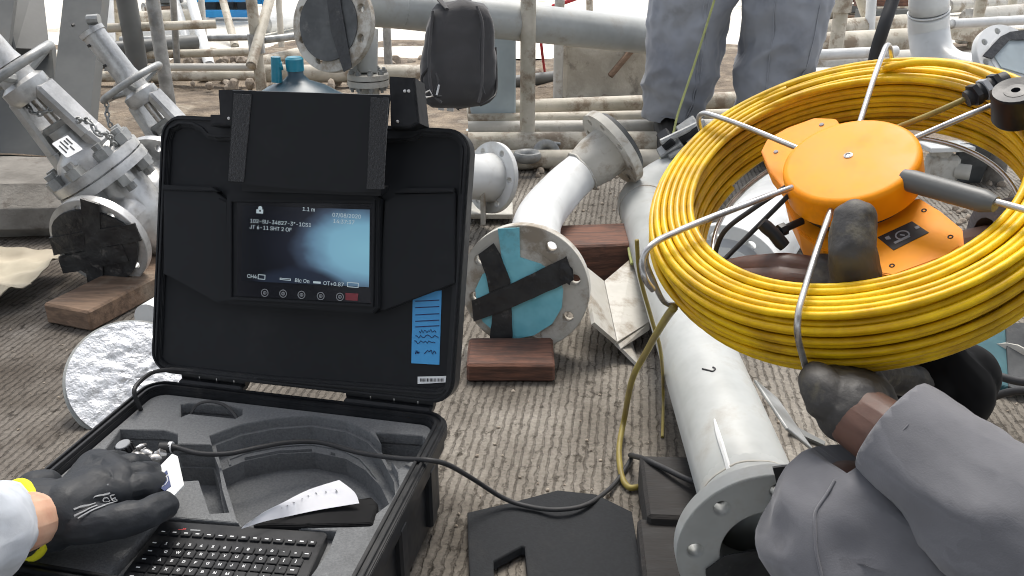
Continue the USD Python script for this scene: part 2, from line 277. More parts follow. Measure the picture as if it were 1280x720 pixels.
lk = [('g.position', 'mp.vector'), ('g.position', 'ms.vector'), ('mp.vector', 'w.vector'), ('w.fac', 'wr.fac'), ('ms.vector', 'ns.vector'), ('g.position', 'nl.vector'), ('g.position', 'nf.vector'), ('g.position', 'nb.vector'),
      ('nl.fac', 'cl.fac'), ('wr.color', 'gs.value2'), ('gs.value', 'gk.value1'), ('nb.fac', 'gkr.fac'), ('gkr.color', 'gk.value2'), ('gk.value', 'gm.fac'), ('cl.color', 'gm.a'), ('nb.fac', 'sr.fac'), ('sr.color', 'sm.fac'), ('gm.result', 'sm.a'),
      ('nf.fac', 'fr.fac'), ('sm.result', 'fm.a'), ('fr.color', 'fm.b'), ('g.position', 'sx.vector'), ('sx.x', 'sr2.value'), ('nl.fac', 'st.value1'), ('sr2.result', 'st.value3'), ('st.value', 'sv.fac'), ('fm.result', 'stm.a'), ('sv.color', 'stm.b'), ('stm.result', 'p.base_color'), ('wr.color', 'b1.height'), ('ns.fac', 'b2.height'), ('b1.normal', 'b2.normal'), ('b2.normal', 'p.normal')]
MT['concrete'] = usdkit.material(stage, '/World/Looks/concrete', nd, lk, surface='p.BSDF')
def struct(name, mesh, mt, smooth=False, parent=None):
    if parent: return part(parent, name, mesh, mt, smooth)
    return solo(name, mesh, mt, None, None, smooth, kind='structure')
def sheet(x0, y0, x1, y1, z, nx=1, ny=1, amp=0., sc=3., seed=0):
    X, Y = np.meshgrid(np.linspace(x0, x1, nx + 1), np.linspace(y0, y1, ny + 1)); V = np.stack([X.ravel(), Y.ravel(), np.full(X.size, z)], 1)
    if amp: V[:, 2] += (meshkit.fbm(V * sc + 30, 4, seed) - .5) * 2 * amp
    i = np.arange((nx + 1) * (ny + 1)).reshape(ny + 1, nx + 1); F = np.vstack([np.stack([i[:-1, :-1], i[:-1, 1:], i[1:, 1:]], -1).reshape(-1, 3), np.stack([i[:-1, :-1], i[1:, 1:], i[1:, :-1]], -1).reshape(-1, 3)])
    return trimesh.Trimesh(V, F, process=False)
struct('ground', sheet(-60, -40, 60, 90, -.03), 'dirt')
gp = UsdGeom.Xform.Define(stage, '/World/concrete_pavement').GetPrim(); keys(gp, kind='structure'); PV = T('/World/concrete_pavement', (0, 0, 0))
JY = 1.095
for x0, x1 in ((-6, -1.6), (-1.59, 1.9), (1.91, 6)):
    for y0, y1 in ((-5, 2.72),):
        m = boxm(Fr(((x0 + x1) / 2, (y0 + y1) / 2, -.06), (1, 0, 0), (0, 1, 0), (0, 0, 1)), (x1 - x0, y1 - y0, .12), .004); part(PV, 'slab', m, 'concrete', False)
struct('dirt_strip', sheet(-7, 2.66, 7, 5.4, -.0, 150, 50, .045, 2.4, 3), 'dirt', True)
struct('pale_yard', sheet(-30, 4.75, 30, 40, -.004, 120, 90, .03, 1.1, 5), 'pale_ground', True)
# deck added behind the camera, out of view, to cut sky light from there
dk = thing('added_shade_deck', 'unseen grey deck added behind the camera to block sky light, on columns', 'deck')
part(dk, 'deck_plate', boxm(Fr((0, -6.2, 4.6), (1, 0, 0), (0, 1, 0), (0, 0, 1)), (17, 6.8, .12), .01), 'deck')
for x in (-8, 8):
    for y in (-9.2, -3.1): part(dk, 'column', beam((x, y, 0), (x, y, 4.54), .25, .25, (0, 1, 0)), 'grey_steel')
for y in (-8, -6.3, -4.6, -3.1): part(dk, 'deck_beam', beam((-8.3, y, 4.4), (8.3, y, 4.4), .2, .28), 'grey_steel')

# ---------------------------------------------------------------- inspection case
rot = math.radians(-12.0); U = A_([math.cos(rot), math.sin(rot), 0]); Bk = A_([-math.sin(rot), math.cos(rot), 0])
CW, CD, ZR, ZF = .432, .37, .13, .121
O = A_([-.499, 1.04, 0.]); BF = Fr(O + [0, 0, ZF], U, Bk, (0, 0, 1)); BF0 = Fr(O, U, Bk, (0, 0, 1))
tilt = math.radians(20.0); LV = Bk * math.sin(tilt) + A_([0, 0, math.cos(tilt)]); LN = np.cross(U, LV)
LF = Fr(O + [0, 0, .142], U, LV, LN)          # lid: x right, y up the lid, z out of its inner face
case = thing('inspection_case', 'open black hard case with a monitor in its lid and grey foam in its base', 'case', O + U * CW / 2)
# base shell: tub with a rim, tapered feet, ribs and latches
sh = []
for z0, z1, ins in ((.0, .012, .016), (.0105, .098, .011), (.0965, .118, .004)):
    g = rrect(ins, -CD + ins, CW - ins, -ins, .028); gi = rrect(.02, -CD + .02, CW - .02, -.02, .018)
    sh.append(plate(BF0, g.difference(gi) if z0 > 0 else g, z0, z1, .002 if z0 > .09 else 0))
part(case, 'base_shell', sh, 'black_plastic', 30)
rim = rrect(0, -CD, CW, 0, .03); rin = rrect(.017, -CD + .017, CW - .017, -.017, .02)
part(case, 'base_rim', [plate(BF0, rim.difference(rin), .114, ZR, .004), plate(BF0, rrect(.004, -CD + .004, CW - .004, -.004, .027).difference(rrect(.0075, -CD + .0075, CW - .0075, -.0075, .024)), .12, ZR + .0035, .001),
                            plate(BF0, rrect(.0115, -CD + .0115, CW - .0115, -.0115, .022).difference(rrect(.0155, -CD + .0155, CW - .0155, -.0155, .019)), .12, ZR + .003, .001)], 'black_plastic', 30)
for q in (.08, .19, .29): part(case, 'side_rib', boxm(Fr(BF0.w(CW - .0085, -q, .06), U, Bk, (0, 0, 1)), (.011, .022, .085), .003), 'black_plastic')
# foam insert with cut pockets
fo = rrect(.018, -CD + .018, CW - .018, -.018, .02)
def fp(pts): return BF.poly(pts)
ring = [(262, 545), (300, 531), (345, 523), (390, 520), (434, 527), (462, 540), (478, 556), (497, 590), (499, 607), (488, 628), (462, 648), (432, 652), (380, 650), (330, 658), (300, 655), (288, 640), (276, 600)]
ring2 = [(268, 562), (300, 549), (345, 540), (390, 538), (430, 546), (455, 560), (474, 580), (486, 604), (474, 628), (450, 644), (425, 640), (410, 618), (370, 614), (330, 622), (300, 640), (290, 638), (280, 604)]
camp = [(150, 537), (205, 538), (222, 543), (222, 555), (265, 556), (272, 574), (276, 600), (288, 640), (262, 642), (248, 600), (215, 602), (196, 612), (140, 600), (122, 575)]
slot = [(226, 506), (238, 504), (288, 508), (303, 512), (303, 518), (294, 523), (236, 517), (226, 521)]
rpk = [(470, 541), (528, 545), (535, 551), (522, 572), (498, 586), (484, 570)]
kbp = [(196, 650), (206, 646), (420, 664), (410, 690), (330, 800), (60, 800)]
P1, P2, PC, PS, PR, PK = map(fp, (ring, ring2, camp, slot, rpk, kbp))
P1, P2 = P1.buffer(.006).buffer(-.006), P2.buffer(.008).buffer(-.008)
lay = [(-.014, 0., unary_union([P1, PC, PS, PR, PK])), (-.034, -.013, unary_union([P1.buffer(-.005), PC, PS, PR])), (-.06, -.033, unary_union([P2, PC.buffer(-.003)]))]
lay[0] = (-.0155, 0., unary_union([P1, PC, PS, PR, PK]))
fm = [plate(BF, fo.difference(h), a, b, .0015 if b == 0 else 0, 2) for a, b, h in lay] + [plate(BF, fo, -.1, -.058)]
for k, sft in enumerate((.016, .03)):         # cut lines left by the layers of foam along the curved pocket
    g = P1.buffer(-sft); fm.append(plate(BF, g.difference(g.buffer(-.0025)).intersection(P1).difference(P2.buffer(.002)), -.036, -.031 + .002 * k))
part(case, 'foam_insert', fm, 'foam', False)
part(case, 'strap_loop', tube([BF.w(*BF.px(x, y), z) for x, y, z in ((233, 516, -.012), (246, 510, .004), (262, 507, .006), (280, 510, .005), (292, 517, 0), (297, 523, -.004))], .0022, 8, k=6, sq=.6), 'black_rubber')
# lid: dished shell behind, rim in front, stepped inner panel
LH = .352
L0 = rrect(0, 0, CW, LH, .03)
sh = [plate(LF, L0, -.03, -.012)]
for k, (c, i) in enumerate(((-.04, .006), (-.05, .014))): sh.append(plate(LF, rrect(i, i, CW - i, LH - i, .03), c, -.029 + .001 * k))
part(case, 'lid_shell', sh, 'black_plastic', 30)
inner = LF.poly([(212, 178), (216, 164), (226, 159), (240, 160), (250, 165), (257, 173), (270, 176), (500, 178), (518, 176), (528, 170), (537, 161), (550, 158), (563, 160), (571, 166), (574, 178), (566, 470), (558, 483), (545, 486), (225, 462), (205, 458), (200, 448)])
inner = inner.buffer(.008).buffer(-.008)
part(case, 'lid_rim', [plate(LF, L0.difference(inner.intersection(L0.buffer(-.012))), -.013, 0., .005, 4), plate(LF, inner.buffer(.0075).difference(inner.buffer(.004)).intersection(L0.buffer(-.0075)), -.01, .003, .0012), plate(LF, L0.buffer(-.003).difference(L0.buffer(-.006)), -.01, .0025, .001)], 'black_plastic', 30)
part(case, 'lid_panel', plate(LF, inner.buffer(.002).intersection(L0.buffer(-.006)), -.0125, -.006), 'black_panel', 30)
def lp(pts, c=0.): return LF.poly(pts, c)
part(case, 'panel_shoulder', [plate(LF, lp([(206, 236), (272, 240), (289, 253), (289, 380), (273, 379), (206, 342)]), -.007, .004, .002), plate(LF, lp([(206, 231), (268, 234), (276, 240), (206, 238)]), -.007, .0065, .002), plate(LF, lp([(276, 248), (287, 253), (287, 377), (276, 377)]), 0, .0062, .0015)], 'black_panel', 30)
part(case, 'panel_shoulder', [plate(LF, lp([(482, 252), (498, 243), (570, 241), (570, 354), (482, 388), (474, 387)]), -.007, .004, .002), plate(LF, lp([(494, 242), (506, 235), (569, 235), (569, 241)]), -.007, .0065, .002)], 'black_panel', 30)
# monitor
mo = part(case, 'monitor', [plate(LF, lp([(288, 244), (295, 238), (470, 241), (479, 249), (478, 384), (470, 392), (292, 380), (286, 373)]), -.007, .012, .004),
                             plate(LF, lp([(293, 249), (474, 251), (472, 383), (293, 374)]).difference(lp([(297, 253), (470, 255), (468, 379), (297, 370)])), .011, .0155, .0015)], 'black_panel', 30)
part(mo, 'front_glass', plate(LF, lp([(297, 253), (470, 255), (468, 379), (297, 370)], .012), .011, .0128), 'black_gloss', False)
sq = [(303, 257), (462, 262), (461, 359), (301, 351)]
SP = lp(sq, .0135); so = LF.px(301, 352, .0135); SF = Fr(LF.w(*so, .0135), U, LV, LN); sw = LF.px(462, 262, .0135); SW, SHH = sw[0] - so[0], sw[1] - so[1]
# picture on the screen: a dark pipe with a pale blue glow at the right and a dark mound below
nd = {'t': ('geometry', {}), 'd': ('vector_math', {'math_type': 'subtract', 'vector2': tuple(SF.o)}), 'u': ('vector_math', {'math_type': 'dot_product', 'vector2': tuple(U / SW)}), 'v': ('vector_math', {'math_type': 'dot_product', 'vector2': tuple(LV / SHH)}),
      'c': ('combine_xyz', {}), 'c2': ('vector_math', {'math_type': 'subtract', 'vector2': (1.02, .52, 0)}), 's2': ('vector_math', {'math_type': 'multiply', 'vector2': (1., 1.1, 0)}), 'l': ('vector_math', {'math_type': 'length'}),
      'n': ('noise_texture', {'scale': 3.5, 'detail': 3}), 'a': ('math', {'math_type': 'multiply_add', 'value2': .16}), 'r': ('rgb_ramp', {'ramp': [(.0, (.2, .43, .54)), (.4, (.17, .36, .48)), (.53, (.11, .21, .31)), (.63, (.042, .062, .1)), (.72, (.012, .014, .022)), (1, (.006, .007, .01))]}),
      'm2': ('vector_math', {'math_type': 'subtract', 'vector2': (.5, -.08, 0)}), 'ms': ('vector_math', {'math_type': 'multiply', 'vector2': (.95, 1.15, 0)}), 'ml': ('vector_math', {'math_type': 'length'}), 'ma': ('math', {'math_type': 'multiply_add', 'value2': .12}), 'mr': ('rgb_ramp', {'ramp': [(.36, (0, 0, 0)), (.46, (1, 1, 1))]}),
      'mx': ('mix_color', {'a': (.016, .022, .038)})}
lk = [('t.position', 'd.vector1'), ('d.vector', 'u.vector1'), ('d.vector', 'v.vector1'), ('u.value', 'c.x'), ('v.value', 'c.y'), ('c.vector', 'c2.vector1'), ('c2.vector', 's2.vector1'), ('s2.vector', 'l.vector1'), ('c.vector', 'n.vector'),
      ('n.fac', 'a.value1'), ('l.value', 'a.value3'), ('a.value', 'r.fac'), ('c.vector', 'm2.vector1'), ('m2.vector', 'ms.vector1'), ('ms.vector', 'ml.vector1'), ('n.fac', 'ma.value1'), ('ml.value', 'ma.value3'), ('ma.value', 'mr.fac'), ('mr.color', 'mx.fac'), ('r.color', 'mx.b')]
SCR = .46
emis('screen_picture', nd, lk, 'mx.result', SCR)
emis('screen_text', {'c': ('color', {'value': (.62, .74, .8)})}, [], 'c.color', SCR * .6)
sc = part(mo, 'screen', plate(LF, SP, .0126, .0135), 'screen_picture', False)
tx = []
def st(s, u, v, h): tx.append(text(s, h, SF, u * SW, v * SHH, .0002, .0003))
hh = SHH * .046
st('1.1 m', .47, .93, hh); st('07/08/2020', .71, .885, hh); st('14:37:37', .72, .81, hh); st('102-SU-34827-3"-1CS1', .05, .74, hh); st('JT 6-11 SHT 2 OF', .05, .665, hh)
st('CH4', .05, .055, hh); st('Blc On', .44, .055, hh); st('OT+0.87', .67, .05, hh)
bx = lambda u0, v0, u1, v1: tx.append(plate(SF, sbox(u0 * SW, v0 * SHH, u1 * SW, v1 * SHH).difference(sbox(u0 * SW + .0008, v0 * SHH + .0008, u1 * SW - .0008, v1 * SHH - .0008)), .0002, .0005))
bx(.14, .05, .2, .11); bx(.86, .05, .95, .11); bx(.32, .065, .41, .09)
tx.append(plate(SF, sbox(.59 * SW, .06 * SHH, .65 * SW, .085 * SHH), .0002, .0005)); tx.append(plate(SF, unary_union([sbox(.1 * SW, .86 * SHH, .155 * SW, .91 * SHH), Point(.13 * SW, .925 * SHH).buffer(.0028)]).difference(Point(.13 * SW, .892 * SHH).buffer(.0014)), .0002, .0005))
for q in tx: part(mo, 'screen_text', q, 'screen_text', False)
for x, y in ((331, 366), (354, 367), (377, 368.5), (401, 370), (425, 371)):
    a, b = LF.px(x, y, .013); c = Point(a, b); f = Fr(LF.w(a, b, .0127), U, LV, LN)
    bt = part(mo, 'button', plate(LF, c.buffer(.0052).difference(c.buffer(.0043)), .0124, .0136), 'print_grey', False)
    part(bt, 'button_icon', plate(LF, unary_union([c.buffer(.0024).difference(c.buffer(.0016)), sbox(a - .0004, b - .0016, a + .0004, b + .0016)]), .0124, .0134), 'print_grey', False)
part(mo, 'red_indicator_window', plate(LF, lp([(432, 366), (448, 367), (447, 376), (432, 375)], .0128), .0124, .0133), 'screen_red', False)
# sun hood flap with hook tape, and its brackets
HT, HB = .062, .03
ha, hb2, hc, hd = LF.px(290, 112, HT), LF.px(488, 119, HT), LF.px(476, 239, HB), LF.px(284, 229, HB)
q0, q1, q2, q3 = LF.w(*ha, HT), LF.w(*hb2, HT), LF.w(*hc, HB), LF.w(*hd, HB)
hx = nrm((q1 - q0) + (q2 - q3)); hy = nrm((q0 - q3) + (q1 - q2)); hn = nrm(np.cross(hx, hy)); hy = np.cross(hn, hx); HF = Fr((q0 + q1 + q2 + q3) / 4, hx, hy, hn)
hp = Polygon([HF.px(290, 113), HF.px(487, 119), HF.px(476, 240), HF.px(440, 241), HF.px(360, 236), HF.px(285, 229)])
hd_ = part(case, 'sun_hood', [plate(HF, hp, -.004, 0, .0008), plate(HF, HF.poly([(300, 226), (476, 238), (474, 246), (300, 240)]), -.03, -.004, .001)], 'black_panel', False)
for pts in ([(293, 117), (315, 118), (305, 227), (286, 226)], [(464, 122), (486, 122), (480, 236), (459, 236)]): part(hd_, 'hook_strip', rough(plate(HF, HF.poly(pts), -.0002, .0018), .0006, 300, length=.004), 'hook_tape', False)
def brk(pts, c0, c1, riv):
    b = part(case, 'hood_bracket', plate(LF, lp(pts, c1), c0, c1, .003), 'black_plastic')
    for x, y in riv: a, q = LF.px(x, y, c1); part(b, 'rivet', lathe(Fr(LF.w(a, q, c1), U, LV, LN), [(.0022, 0), (.002, .0008), (.0008, .0014), (0, .0015)], 10), 'rod_steel')
brk([(272, 112), (300, 111), (300, 157), (262, 157), (262, 143), (274, 143)], -.012, .026, [(286, 148)])
brk([(486, 95), (518, 97), (524, 154), (512, 160), (488, 160)], -.012, .03, [(506, 114), (497, 152), (511, 114)])
# blue label and barcode sticker
lb = part(case, 'blue_label', plate(LF, lp([(516, 368), (552, 363), (549, 456), (514, 454)], -.005), -.0065, -.0052), 'sticker_blue', False)
ink = [plate(LF, lp([(519, y), (549, y - 1.5), (549, y - .2), (519, y + 1.3)], -.005), -.0056, -.0049) for y in (376, 384, 393, 401, 408)]
for y, x0, x1, s in ((414, 524, 545, 1), (421, 519, 548, 2), (428, 518, 544, 3), (440, 519, 524, 4), (440, 530, 545, 5)):
    r2 = np.random.default_rng(s); xs = np.linspace(x0, x1, 14); ink.append(tube([LF.w(*LF.px(x, y + r2.uniform(-2.6, 2.6), -.005), -.005) for x in xs], .00055, 4))
part(lb, 'handwriting', ink, 'ink_blue', False)
bs = part(case, 'barcode_sticker', plate(LF, lp([(522, 471), (558, 470), (558, 478), (522, 480)], -.005), -.0065, -.0052), 'print_white', False)
bar = []
for k in range(17):
    x = 525 + k * 1.75; w = .5 + .7 * rng.random(); bar.append(plate(LF, lp([(x, 473), (x + w, 473), (x + w, 477), (x, 477)], -.005), -.0056, -.0049))
part(bs, 'barcode', bar, 'ink_black', False)
# hinges
for x0, x1 in ((.045, .14), (.285, .405)):
    h = part(case, 'hinge', [tube([BF0.w(x0, .012, .137), BF0.w(x1, .012, .137)], .0075, 12), boxm(Fr(BF0.w((x0 + x1) / 2, .004, .131), U, Bk, (0, 0, 1)), (x1 - x0, .02, .012), .003)], 'black_plastic')
    for k in range(3): q = x0 + (x1 - x0) * (.28 + .27 * k); part(h, 'hinge_pin', tube([BF0.w(q, .012, .137), BF0.w(q + .0016, .012, .137)], .0083, 12), 'rod_steel')
for q in (.11, .3): part(case, 'latch', [boxm(Fr(BF0.w(q, -CD - .006, .105), U, Bk, (0, 0, 1)), (.05, .014, .05), .004)], 'black_plastic')
part(case, 'lid_cable', tube([LF.w(*LF.px(242, 464, -.003), -.003), LF.w(*LF.px(215, 462, .004), .004), LF.w(*LF.px(190, 466, .02), .02), BF.w(*BF.px(172, 480, .035), .035), BF.w(*BF.px(168, 492, .03), .03), BF.w(*BF.px(176, 512, .001), .001)], .003, 8, k=7), 'black_rubber')

# ---------------------------------------------------------------- things in the case
# keyboard
KZ = -.001
ka, kb = A_(BF.px(205, 653)), A_(BF.px(404, 667)); kx = nrm(kb - ka); ky = A_([-kx[1], kx[0]])
KX = U * kx[0] + Bk * kx[1]; KY = U * ky[0] + Bk * ky[1]; KF = Fr(BF.w(*ka, KZ), KX, KY, (0, 0, 1)); KW = np.linalg.norm(kb - ka); KH = KW * .47
kb_ = thing('keyboard', 'black compact keyboard with small white legends lying in the foam of the case', 'keyboard', KF.w(KW / 2, -KH / 2, -.012))
part(kb_, 'keyboard_base', plate(KF, rrect(-.004, -KH, KW + .004, .004, .006), -.012, 0, .0015), 'black_plastic', 30)
leg = []; rows, cols = 6, 14; pw = KW / cols; ph = KH / (rows + .75)
names = ['1234567890-=', 'QWERTYUIOP[]', "ASDFGHJKL;'", 'ZXCVBNM,./']
for r in range(rows):
    y1 = -.012 - r * ph - (ph * .35 if r else 0); hgt = ph * (.62 if r == 0 else .86); x = .0015; c = 0
    while x < KW - pw * .5:
        w = pw * (1.4 if (r > 1 and c == 0) else (4.2 if r == 5 and c == 4 else 1)); w = min(w, KW - .0015 - x)
        g = rrect(x + .0006, y1 - hgt, x + w - .0012, y1, .0012, 2)
        part(kb_, 'key', plate(KF, g, -.0002, .0024, .0007, 2), 'black_plastic', 25)
        s = ['', *names, ''][r]; ch = s[(c - 1) % len(s)] if s and 0 < c <= len(s) else None
        if ch: leg.append(text(ch, .0034, KF, x + w * .3, y1 - hgt * .62, .00245, .0002, True))
        elif r == 0: leg.append(plate(KF, sbox(x + w * .3, y1 - hgt * .6, x + w * .62, y1 - hgt * .42), .0023, .0026))
        else: leg.append(plate(KF, sbox(x + w * .25, y1 - hgt * .55, x + w * .25 + .004, y1 - hgt * .42), .0023, .0026))
        x += w; c += 1
part(kb_, 'key_legends', leg, 'print_white', False, kind='stuff')
a, b = .024, -.0075
part(kb_, 'red_mark', [plate(KF, sbox(a - .004, b - .0016, a + .001, b - .0006), -.0004, .0003), plate(KF, sbox(a + .0005, b - .001, a + .0035, b + .0018).difference(sbox(a + .0012, b - .0003, a + .0028, b + .0011)), -.0004, .0003)], 'print_red', False)
part(kb_, 'grey_mark', plate(KF, sbox(a + .009, b - .0012, a + .02, b + .0006), -.0004, .0003), 'print_grey', False)
# black pouch and paper
pz = .004
solo('document_pouch', rough(plate(BF, fp([(322, 656), (345, 643), (462, 626), (468, 633), (462, 655), (388, 657)]).buffer(.004), -.03, .003, .003), .0015, 30, length=.012), 'black_deep', 'flat black pouch under the white paper at the corner of the keyboard', 'pouch')
PP = [[(302, 661, .012), (330, 652, .008), (362, 645, .006), (400, 637, .007), (449, 629, .010)], [(306, 657, .014), (331, 642, .015), (360, 632, .016), (396, 617, .018), (443, 615, .018)], [(309, 655, .015), (331, 640, .017), (352, 629, .02), (386, 612, .022), (424, 600, .026)]]
G = A_([spline([BF.w(*BF.px(x, y, z), z) for x, y, z in row], 4) for row in PP]); G = A_([spline(G[:, j], 4) for j in range(G.shape[1])]); ny, nx = G.shape[:2]
V = G.reshape(-1, 3); i = np.arange(len(V)).reshape(ny, nx); Fq = np.vstack([np.stack([i[:-1, :-1], i[1:, :-1], i[1:, 1:]], -1).reshape(-1, 3), np.stack([i[:-1, :-1], i[1:, 1:], i[:-1, 1:]], -1).reshape(-1, 3)])
pm = trimesh.Trimesh(V, Fq, process=False); nn = pm.vertex_normals; back = trimesh.Trimesh(V - nn * .0006, Fq[:, ::-1], process=False)
pt = thing('paper_sheet', 'creased white paper with pencil marks sticking up beside the keyboard', 'paper', V.mean(0) * [1, 1, 0] + [0, 0, V[:, 2].min()])
part(pt, 'sheet', [pm, back], 'paper', True)
mk = []
r2 = np.random.default_rng(3)
for k in range(7):
    i0 = 8 + k; q = G[i0 % ny if i0 < ny - 1 else ny - 3, :]
for k in range(9):
    ii, jj = 5 + (k % 3), min(5 + k // 3, nx - 2)
    ii, jj = min(7 + k, ny - 3), nx // 2
    p0, p1 = G[ii, jj], G[ii, jj + 1]; n0 = nn[ii * nx + jj]; s = np.sign(n0 @ (CAM - p0)); mk.append(tube([p0 + n0 * s * .0005, p0 * .4 + p1 * .6 + n0 * s * .0005 + r2.normal(0, .0006, 3)], .0005, 4))
part(pt, 'pencil_marks', mk, 'print_grey', False)
# camera head with knurled ring and connectors
ch = thing('camera_head', 'small push camera head with knurled black ring and metal connectors in the foam pocket', 'camera', BF.w(*BF.px(180, 560), -.02))
kn = []
kc = BF.w(*BF.px(157, 562, .012), .012); kf = axfr(kc, cd(-.15, .8, .5))
gg = Point(0, 0).buffer(.0095)
for q in range(14): t_ = q * 2 * math.pi / 14; gg = gg.union(sbox(-.0013, .0085, .0013, .0107)) if q == 0 else gg.union(affinity.rotate(sbox(-.0013, .0085, .0013, .0107), q * 360 / 14, origin=(0, 0)))
part(ch, 'knurled_ring', plate(kf, gg, -.012, .008, .001), 'black_plastic')
part(ch, 'ring_cap', plate(kf, Point(0, 0).buffer(.0085), .0075, .0095, .001), 'print_grey')
part(ch, 'collar', lathe(kf, [(0, -.02), (.011, -.02), (.012, -.016), (.012, -.013), (.0095, -.0122)], 20), 'rod_steel')
def cp(x, y, z): return BF.w(*BF.px(x, y, z), z)
for k, (x0, y0, x1, y1, r) in enumerate(((165, 570, 178, 572, .005), (178, 566, 190, 568, .0045), (186, 576, 200, 572, .0055), (196, 570, 206, 568, .006), (170, 562, 182, 556, .003))): part(ch, 'connector', [tube([cp(x0, y0, .006), cp((x0 + x1) / 2, (y0 + y1) / 2 - 1, .008), cp(x1, y1, .006)], [r, r * 1.1, r * .8], 12), tube([cp(x0 + 2, y0, .006), cp(x0 + 4, y0, .006)], r * 1.5, 6)], 'rod_steel')
part(ch, 'cable_gland', [tube([cp(200, 560, .004), cp(216, 559, .004)], [.007, .0065], 14), tube([cp(214, 559, .004), cp(224, 560, .003)], [.005, .003], 12)], 'black_rubber')
part(ch, 'bright_ferrule', tube([cp(211.5, 559, .004), cp(216, 559, .004)], .0068, 14), 'print_white')
# square white card in the hand
ca = [Z(192, 590, .168), Z(216, 568, .172), Z(230, 606, .166), Z(214, 621, .162)]
cx_ = nrm(ca[1] - ca[0]); cn = nrm(np.cross(cx_, ca[2] - ca[1])); cn = cn * np.sign(cn @ (CAM - ca[0])); CF = Fr(ca[0], cx_, np.cross(cn, cx_), cn)
card = thing('white_card', 'small white card with a dark blue badge held in the gloved fingers', 'card', ca[0])
part(card, 'card_plate', plate(CF, Polygon([CF.px(x, y) for x, y in ((190, 592), (215, 567), (222, 570), (230, 606), (215, 622), (208, 613))]), -.0025, 0, .0004), 'clean_white', False)
part(card, 'badge', plate(CF, Polygon([CF.px(x, y) for x, y in ((197, 598), (209, 588), (214, 608), (206, 614), (200, 610))]), -.001, .0006), 'ink_blue', False)
part(card, 'badge_swoosh', [tube([CF.w(*CF.px(x, y), .0008) for x, y in ((200, 606), (205, 600), (210, 594))], .0006, 4), tube([CF.w(*CF.px(x, y), .0008) for x, y in ((202, 609), (207, 606), (210, 601), (209, 597))], .0004, 4)], 'print_white', False)
# the black video cable from the camera head over the rim to the ground
cpts = [cp(222, 560, .003), cp(250, 567, .004), cp(285, 567, .004), cp(320, 560, .004), cp(360, 553, -.001), cp(400, 553, -.006), cp(450, 566, -.004), cp(500, 573, .006), cp(535, 575, .014), BF0.w(*BF0.px(560, 581, .12), .12), BF0.w(*BF0.px(590, 598, .07), .07), BF0.w(*BF0.px(630, 623, .03), .03), Z(665, 634, .022), Z(700, 637, .026), Z(735, 630, .022), Z(765, 608, .008), Z(782, 585, .006), Z(792, 568, .01)]
solo('video_cable', tube(cpts, .0031, 9, k=8), 'black_rubber', 'thin black cable running from the camera head over the case rim to the ground', 'cable', True)
solo('ground_cable', tube([Z(788, 569, .012), Z(806, 574, .05), Z(830, 585, .058), Z(868, 602, .066), Z(905, 607, .075), Z(940, 600, .06)], .0038, 9, k=8), 'black_rubber', 'short black cable lying over the dark block to the white pipe', 'cable', True)

# ---------------------------------------------------------------- the reel of yellow cable
RA = cd(-.379, .69, .618); RX, RY, _ = basis(RA, ri); RC = D(1063.6, 248, .805); RF = Fr(RC, RX, RY, RA)
reel = thing('cable_reel', 'big coil of yellow push cable on a wire reel with an orange hub', 'cable reel', RC)
pts = []; NR, NZ = 6, 10; order = [(i, j) for i in range(NR) for j in (range(NZ) if i % 2 == 0 else range(NZ - 1, -1, -1))]
rr = np.random.default_rng(11); K = 84
for q, (i, j) in enumerate(order):
    def rz(o, th): return .1845 - .0066 * (NR - 1 - o[0]) - (.0028 if o[1] % 2 else 0) - (.0045 if o[1] in (0, NZ - 1) else 0), (o[1] - (NZ - 1) / 2) * .0068
    ph = rr.uniform(0, 6.28, 4); am = rr.uniform(.0003, .0017, 2); o2 = order[min(q + 1, len(order) - 1)]
    for k in range(K):
        th = 2 * math.pi * k / K; s = min(max((k / K - .8) / .2, 0), 1); s = s * s * (3 - 2 * s); env = math.sin(math.pi * k / K)
        a, b = rz((i, j), th), rz(o2, th); r = a[0] * (1 - s) + b[0] * s + env * am[0] * math.sin(2 * th + ph[0]) * .8; z = a[1] * (1 - s) + b[1] * s + env * am[1] * (math.sin(th + ph[1]) + .6 * math.sin(3 * th + ph[2]))
        pts.append(RF.w(r * math.cos(th + 2.3), r * math.sin(th + 2.3), z))
part(reel, 'cable_coil', tube(pts, .00325, 8), 'yellow_cable', True)
def loose(th0, th1, r0, r1, z0, z1, n=40, bow=.004):
    s = np.linspace(0, 1, n); th = np.radians(th0 + (th1 - th0) * s); r = r0 + (r1 - r0) * s + bow * np.sin(np.pi * s); z = z0 + (z1 - z0) * s
    return [RF.w(a * math.cos(t), a * math.sin(t), c) for a, t, c in zip(r, th, z)]
part(reel, 'loose_strand', tube(loose(248, 118, .172, .17, -.02, .026, bow=.019), .0032, 8), 'yellow_cable', True)
part(reel, 'loose_strand', tube(loose(230, 95, .172, .168, -.004, .03, bow=.017), .0032, 8), 'yellow_cable', True)
part(reel, 'loose_strand', tube(loose(200, 140, .165, .15, .026, .026, bow=.012), .0032, 8), 'yellow_cable', True)
